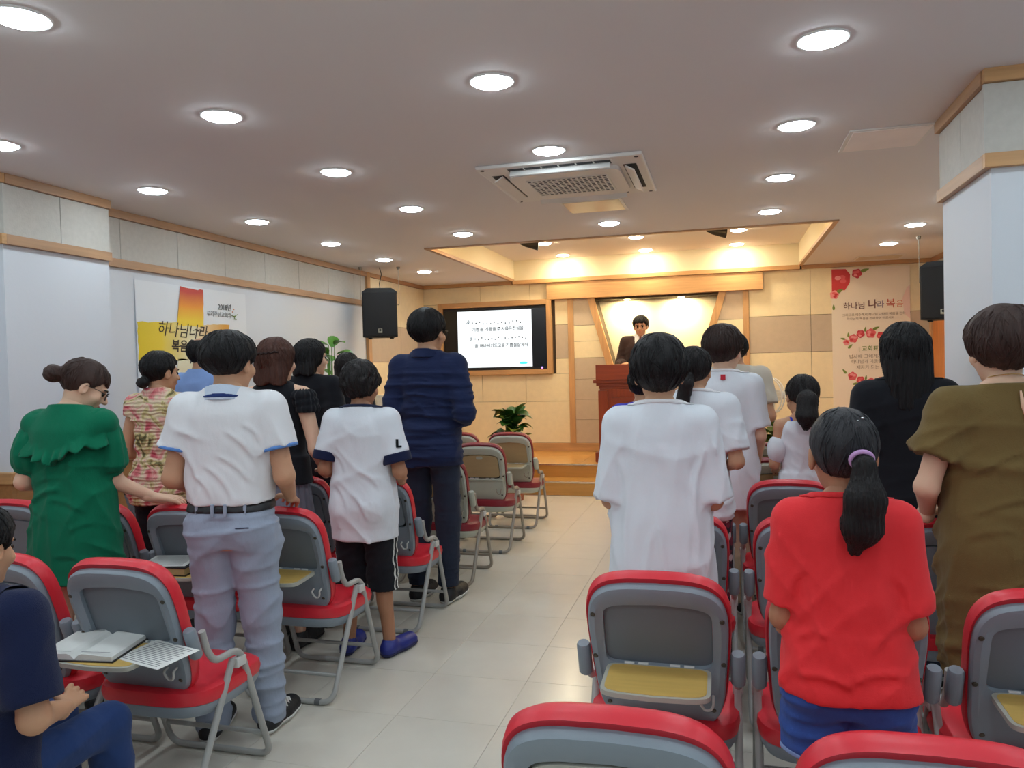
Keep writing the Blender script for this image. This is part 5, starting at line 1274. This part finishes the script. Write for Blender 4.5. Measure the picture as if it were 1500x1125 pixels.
hatch(.635, 1.04, 4.24, 4.65, M('hatch_pink_white', (246, 236, 230), .6, var=(4, .05)), 'square off-white ceiling hatch next to the right pillar')
hatch(1.49, 1.99, 9.5, 9.83, M('hatch_warm', (200, 186, 164), .6), 'thin ceiling hatch above the rose banner')
for (x, lb) in ((-2.07, 'black wedge shaped stage spotlight in the tray near the television'), (-.05, 'black wedge shaped stage spotlight in the tray above the slanted niche post')):
    t = empty('stage_spotlight', (x, 8.38, RZ)); tag(t, lb, 'spotlight')
    MB().tube([(0, 0, 0), (0, 0, -.05)], .012, 8).build('mount', m_black, t)
    MB().tube([(-.10, -.02, -.045), (-.04, -.01, -.06), (.10, .02, -.085)], [.012, .03, .05], 14).build('lamp_body', M('spot_black', (30, 24, 20), .6), t, False)

# lectern
m_lec = wood('lectern_mahogany', (142, 62, 30), .3, 'z', .2, coat=.3); m_lecx = wood('lectern_mahogany_cross', (142, 62, 30), .3, 'x', .2, coat=.3)
t = empty('lectern', (-.97, 8.98, ST)); tag(t, 'large red-brown wooden lectern with moulded top on the stage', 'lectern')
MB().bbox(-.50, .50, -.05, .42, 0, .12, .01).build('plinth', m_lecx, t)
MB().bbox(-.44, .44, 0, .38, .12, .86, .006).build('body', m_lec, t)
for sx in (-1, 1): MB().bbox(sx*.40-.055, sx*.40+.055, -.025, .03, .12, .84, .006).build('corner_post', m_lec, t)
MB().bbox(-.30, .30, -.014, .0, .20, .76, .005).build('front_panel', m_lecx, t)
e_ = MB().lathe([(.15, 0), (.16, .012), (.13, .02), (.125, .012), (.02, .014)], 36).build('round_emblem', m_lec, t, True); e_.matrix_local = TB(0, .56, -.014)
for a, h in ((.45, .86), (.475, .895), (.505, .93)): MB().bbox(-a, a, -.0-(a-.44), .38+(a-.44), h, h+.037, .006).build('cornice_moulding', m_lecx, t)
MB().prism([(-.055, .967), (.42, .967), (.42, 1.03), (-.055, 1.13)], 'x', -.455, .455).build('reading_top', m_lecx, t)
MB().bbox(-.47, .47, -.085, -.055, .967, 1.145, .006).build('front_board', m_lecx, t)
# pedestal fan
t = empty('electric_fan', (.45, 8.2, 0)); tag(t, 'white pedestal electric fan on the floor before the stage', 'fan'); m_fan = M('fan_white', (232, 226, 214), .4)
MB().lathe([(.19, 0), (.19, .015), (.06, .03), (.03, .05)], 28).build('base', m_fan, t, True); MB().tube([(0, 0, .04), (0, 0, 1.0)], .016, 10).build('pole', m_fan, t, True)
FM = Matrix.Translation((0, -.02, 1.09)) @ Matrix.Rotation(math.radians(-50), 4, 'Z') @ Matrix.Rotation(math.radians(90), 4, 'X')
def fanp(mb, n, m, sm=True): o = mb.build(n, m, t, sm); o.matrix_local = FM; return o
fanp(MB().lathe([(.03, -.16), (.05, -.14), (.055, -.06), (.03, -.04)], 16), 'motor', m_fan)
for zz in (-.035, .055):
    fanp(MB().tube([(.18*math.cos(a), .18*math.sin(a), zz*.4) for a in np.linspace(0, 2*math.pi, 37)[:-1]], .007, 8, True), 'cage_ring', m_fan)
    for k in range(24):
        a = 2*math.pi*k/24; fanp(MB().tube([(.03*math.cos(a), .03*math.sin(a), zz), (.12*math.cos(a), .12*math.sin(a), zz*.95), (.18*math.cos(a), .18*math.sin(a), zz*.4)], .0016, 4), 'cage_wire', m_fan)
for k in range(4):
    a = k*math.pi/2; pts = [(.03, -.02), (.10, -.06), (.16, -.03), (.155, .05), (.09, .06), (.03, .02)]
    fanp(MB().prism([(u*math.cos(a)-v*math.sin(a), u*math.sin(a)+v*math.cos(a)) for u, v in pts], 'z', .0, .006), 'blade', M('fan_blade', (214, 206, 190), .3), False)
fanp(MB().lathe([(.035, .045), (.035, .06), (.01, .065)], 14), 'hub', m_fan)
# plants: every leaf a mesh of its own
def leaf_mesh(L_, Wd, droop, n=6):
    vs, fs = [], []
    for i in range(n+1):
        s = i/n; w_ = Wd*math.sin(math.pi*min(1, s*.93+.05))**.8*(1-.15*s); y = L_*s*(1-.25*droop*s); z = L_*(.35*s-droop*s*s)
        vs += [(-w_, y, z+w_*.35), (0, y, z), (w_, y, z+w_*.35)]
    for i in range(n): a = i*3; fs += [(a, a+1, a+4, a+3), (a+1, a+2, a+5, a+4)]
    me = bpy.data.meshes.new('leaf'); me.from_pydata(vs, [], fs); me.update(); me.polygons.foreach_set('use_smooth', [True]*len(fs)); return me
m_lg = M('leaf_green', (46, 92, 34), .35, var=(6, .3)); m_ly = M('leaf_olive', (112, 122, 36), .4, var=(6, .25)); m_ll = M('leaf_bright', (84, 140, 44), .35, var=(6, .2)); m_soil = M('soil', (50, 38, 28), .95)
m_pot = M('pot_terracotta', (166, 92, 60), .6); m_potw = M('pot_white', (216, 210, 200), .4)
def plant(x, y, z, label, pot_r, pot_h, pot_m, leaves, stems, mats, seed, stand=0.0):
    t = empty('potted_plant', (x, y, z)); tag(t, label, 'potted plant'); R = random.Random(seed)
    if stand:
        MB().lathe([(.15, 0), (.15, .02), (.03, .04), (.03, stand-.04), (.15, stand-.02), (.15, stand)], 20).build('plant_stand', m_trimz, t, True)
    b_ = stand
    MB().lathe([(pot_r*.72, b_), (pot_r*.98, b_+pot_h*.86), (pot_r*1.06, b_+pot_h*.88), (pot_r*1.06, b_+pot_h), (pot_r*.95, b_+pot_h), (pot_r*.92, b_+pot_h*.9)], 24).build('pot', pot_m, t, True)
    MB().lathe([(pot_r*.93, b_+pot_h*.86), (pot_r*.93, b_+pot_h*.9)], 20).build('soil', m_soil, t)
    for i in range(leaves):
        a = R.uniform(0, 6.283); hh = R.uniform(*stems[0]); rr = R.uniform(*stems[1])*(1.15-.6*hh/stems[0][1])
        base = Vector((.03*math.cos(a), .03*math.sin(a), b_+pot_h*.88)); tip = Vector((rr*math.cos(a), rr*math.sin(a), b_+pot_h+hh))
        MB().tube([base, base.lerp(tip, .5)+Vector((0, 0, hh*.18)), tip], [.006, .005, .003], 5).build('stem', mats[0], t)
        me = lm[R.randrange(3)]; mm = mats[R.choice((0, 0, 1))]; key = (me.name, mm.name)
        if key not in LM: q = me.copy(); q.materials.append(mm); LM[key] = q
        o = link('leaf', LM[key], None, t); o.location = tip; sc_ = R.uniform(*stems[2]); o.scale = (sc_, sc_, sc_); o.rotation_euler = (R.uniform(-.1, .75)*(hh/stems[0][1]), R.uniform(-.3, .3), a-math.pi/2)
    return t
LM = {}; lm = [leaf_mesh(.19, .070, .35), leaf_mesh(.20, .078, .6), leaf_mesh(.18, .074, .15)]
plant(-2.24, 8.02, 0, 'bushy green potted plant on the floor in front of the television', .17, .38, m_pot, 84, ((.08, .56), (.02, .13), (.7, 1.05)), (m_lg, m_ly), 4)
plant(-3.64, 6.70, 0, 'tall potted plant with long broad leaves against the white wall', .14, .24, m_potw, 22, ((.15, .62), (.03, .09), (.8, 1.1)), (m_ll, m_lg), 9, stand=.85)
plant(.50, 7.68, 0, 'olive green potted plant standing before the fan', .17, .36, m_pot, 60, ((.08, .46), (.02, .10), (.7, 1.0)), (m_ly, m_lg), 12)
# covered keyboard with a wooden box
m_lace = M('lace_cloth', (232, 218, 192), .9, var=(22, .12), bump=[(60, .4)])
t = empty('covered_piano', (-3.42, 8.02, 0)); tag(t, 'upright piano covered with cream lace cloth near the stage', 'piano')
MB().bbox(-.34, .34, -.05, .30, 0, 1.15, .01).build('piano_case', m_lecx, t); MB().bbox(-.34, .34, -.33, -.05, .60, .90, .01).build('keyboard_case', m_lecx, t)
for sx in (-1, 1): MB().bbox(sx*.30-.03, sx*.30+.03, -.33, -.27, 0, .60, .006).build('leg', m_lec, t)
def drape(x0, x1, y0, y1, z1, drop, n, nm):
    per = []
    for (xa, ya, xb, yb) in ((x0, y0, x1, y0), (x1, y0, x1, y1), (x1, y1, x0, y1), (x0, y1, x0, y0)):
        for k in range(n): per.append((xa+(xb-xa)*k/n, ya+(yb-ya)*k/n))
    cx, cy = (x0+x1)/2, (y0+y1)/2; N_ = len(per); L1 = [(x, y, z1) for x, y in per]; L2 = []; L3 = []
    for i, (x, y) in enumerate(per):
        d = Vector((x-cx, y-cy, 0)).normalized(); wv = .012*math.sin(i*1.7)
        L2.append((x+d.x*(.012), y+d.y*.012, z1-.012)); L3.append((x+d.x*(.02+wv), y+d.y*(.02+wv), z1-drop+.02*math.sin(i*.9)))
    mb = MB(); rings(mb, [L3, L2, L1], False); mb.add([(cx, cy, z1)]+L1, [(0, 1+i, 1+(i+1) % N_) for i in range(N_)]); return mb.build(nm, m_lace, t, True)
drape(-.36, .36, -.07, .32, 1.165, .30, 16, 'lace_cover'); drape(-.35, .35, -.345, -.075, .912, .12, 14, 'lace_cover')
t = empty('wooden_box', (-3.50, 7.80, .914)); tag(t, 'small brown wooden box on the lace covered piano', 'box'); MB().bbox(-.07, .07, -.05, .05, 0, .09, .004).build('box_body', m_lecx, t); MB().bbox(-.075, .075, -.055, .055, .09, .108, .004).build('lid', m_lecx, t)

# ------------------------------------------------------------------ things on the chair desks
SL = math.atan(.0603)
def on_desk(name, cx, cy, dx, dy, rz, label, cat):
    """a thing at (dx, dy) on the open desk of the chair standing at (cx, cy)"""
    h = bp(0, HV, HW); t = empty(name, (cx+dx, cy+h.y+dy, h.z+.0603*dy+.0016)); t.rotation_euler = (SL, 0, rz); tag(t, label, cat); return t
m_page = M('paper', (226, 226, 222), .8, var=(30, .02)); m_gilt = M('page_edge', (176, 152, 104), .6); m_cover = M('book_cover_black', (30, 27, 26), .5); m_print = M('print_ink', (110, 110, 112), .8)
def page_half(s_, W_, D_, H_):
    n = 10; L_ = []
    for i in range(n+1):
        u = i/n; L_.append((s_*W_*u, H_*(1-(1-min(1, u*4))**2*.75)*(1-.35*u)))
    pts = L_+[(s_*W_, .003), (0, .003)]
    return MB().prism(pts if s_ < 0 else pts[::-1], 'y', -D_/2, D_/2)
def lines(parent, x0, x1, y0, y1, z, n, zf=None):
    for k in range(n):
        y = y0+(y1-y0)*k/(n-1); MB().box(x0, x1-(.02 if k % 4 == 3 else 0), y-.0012, y+.0012, z, z+.0003).build('text_line', m_print, parent)
t = on_desk('open_book', LX[0]-.01, 2.04, -.075, -.085, .12, 'thick open book lying on the open desk of a red chair', 'book')
MB().bbox(-.135, .135, -.098, .098, 0, .004, .001).build('cover', m_cover, t)
for s_ in (-1, 1):
    pg = page_half(s_, .128, .185, .026).build('page_block', m_page, t); lines(pg, *sorted((s_*.018, s_*.115)), -.08, .08, .0245 if False else .0262, 2)
t = on_desk('paper_sheet', LX[0]-.01, 2.04, .165, -.085, -.25, 'loose printed sheet lying beside the open book', 'paper'); MB().bbox(-.105, .105, -.075, .075, 0, .0012, .0003).build('sheet', m_page, t); q = [o for o in t.children][0]; lines(q, -.09, .085, -.062, .062, .0012, 14)
t = on_desk('closed_book', LX[1]+.005, 2.95, -.02, -.10, .05, 'thick closed book with worn page edges under a white leaflet', 'book')
MB().bbox(-.11, .11, -.08, .08, 0, .004, .001).build('cover', m_cover, t); MB().bbox(-.106, .104, -.077, .077, .004, .034, .002).build('page_block', m_gilt, t); MB().bbox(-.11, .11, -.08, .08, .034, .038, .001).build('cover', m_cover, t); MB().bbox(-.112, -.104, -.08, .08, .0, .038, .002).build('spine', m_cover, t)
t = on_desk('leaflet', LX[1]+.005, 2.95, -.04, -.10, .22, 'white printed leaflet lying on the closed book', 'paper'); t.location.z += .0385; MB().bbox(-.11, .10, -.075, .085, 0, .0014, .0003).build('sheet', m_page, t); lines(t.children[0], -.095, .08, -.06, .07, .0014, 14)
t = on_desk('booklet', RXs[2], 2.18, .02, -.095, -.3, 'white booklet lying on the open desk near the woman in khaki', 'booklet'); MB().bbox(-.09, .09, -.07, .07, 0, .008, .001).build('cover', M('booklet_pale', (208, 214, 226), .6), t); MB().bbox(-.088, .091, -.068, .0715, .002, .006, .0005).build('page_block', m_page, t)
t = on_desk('paper_cup', RXs[1], 3.96, -.045, -.085, 0, 'white paper coffee cup with a plastic lid on a chair desk', 'cup'); t.rotation_euler = (0, 0, 0); t.location.z += .001
MB().lathe([(.027, 0), (.028, .002), (.039, .094)], 28).build('cup_body', M('cup_paper', (226, 220, 210), .6), t, True)
MB().lathe([(.0415, .090), (.0425, .094), (.0425, .102), (.038, .105), (.037, .114), (.031, .114), (.030, .108), (.004, .107)], 28).build('lid', M('cup_lid', (236, 238, 238), .35), t, True)
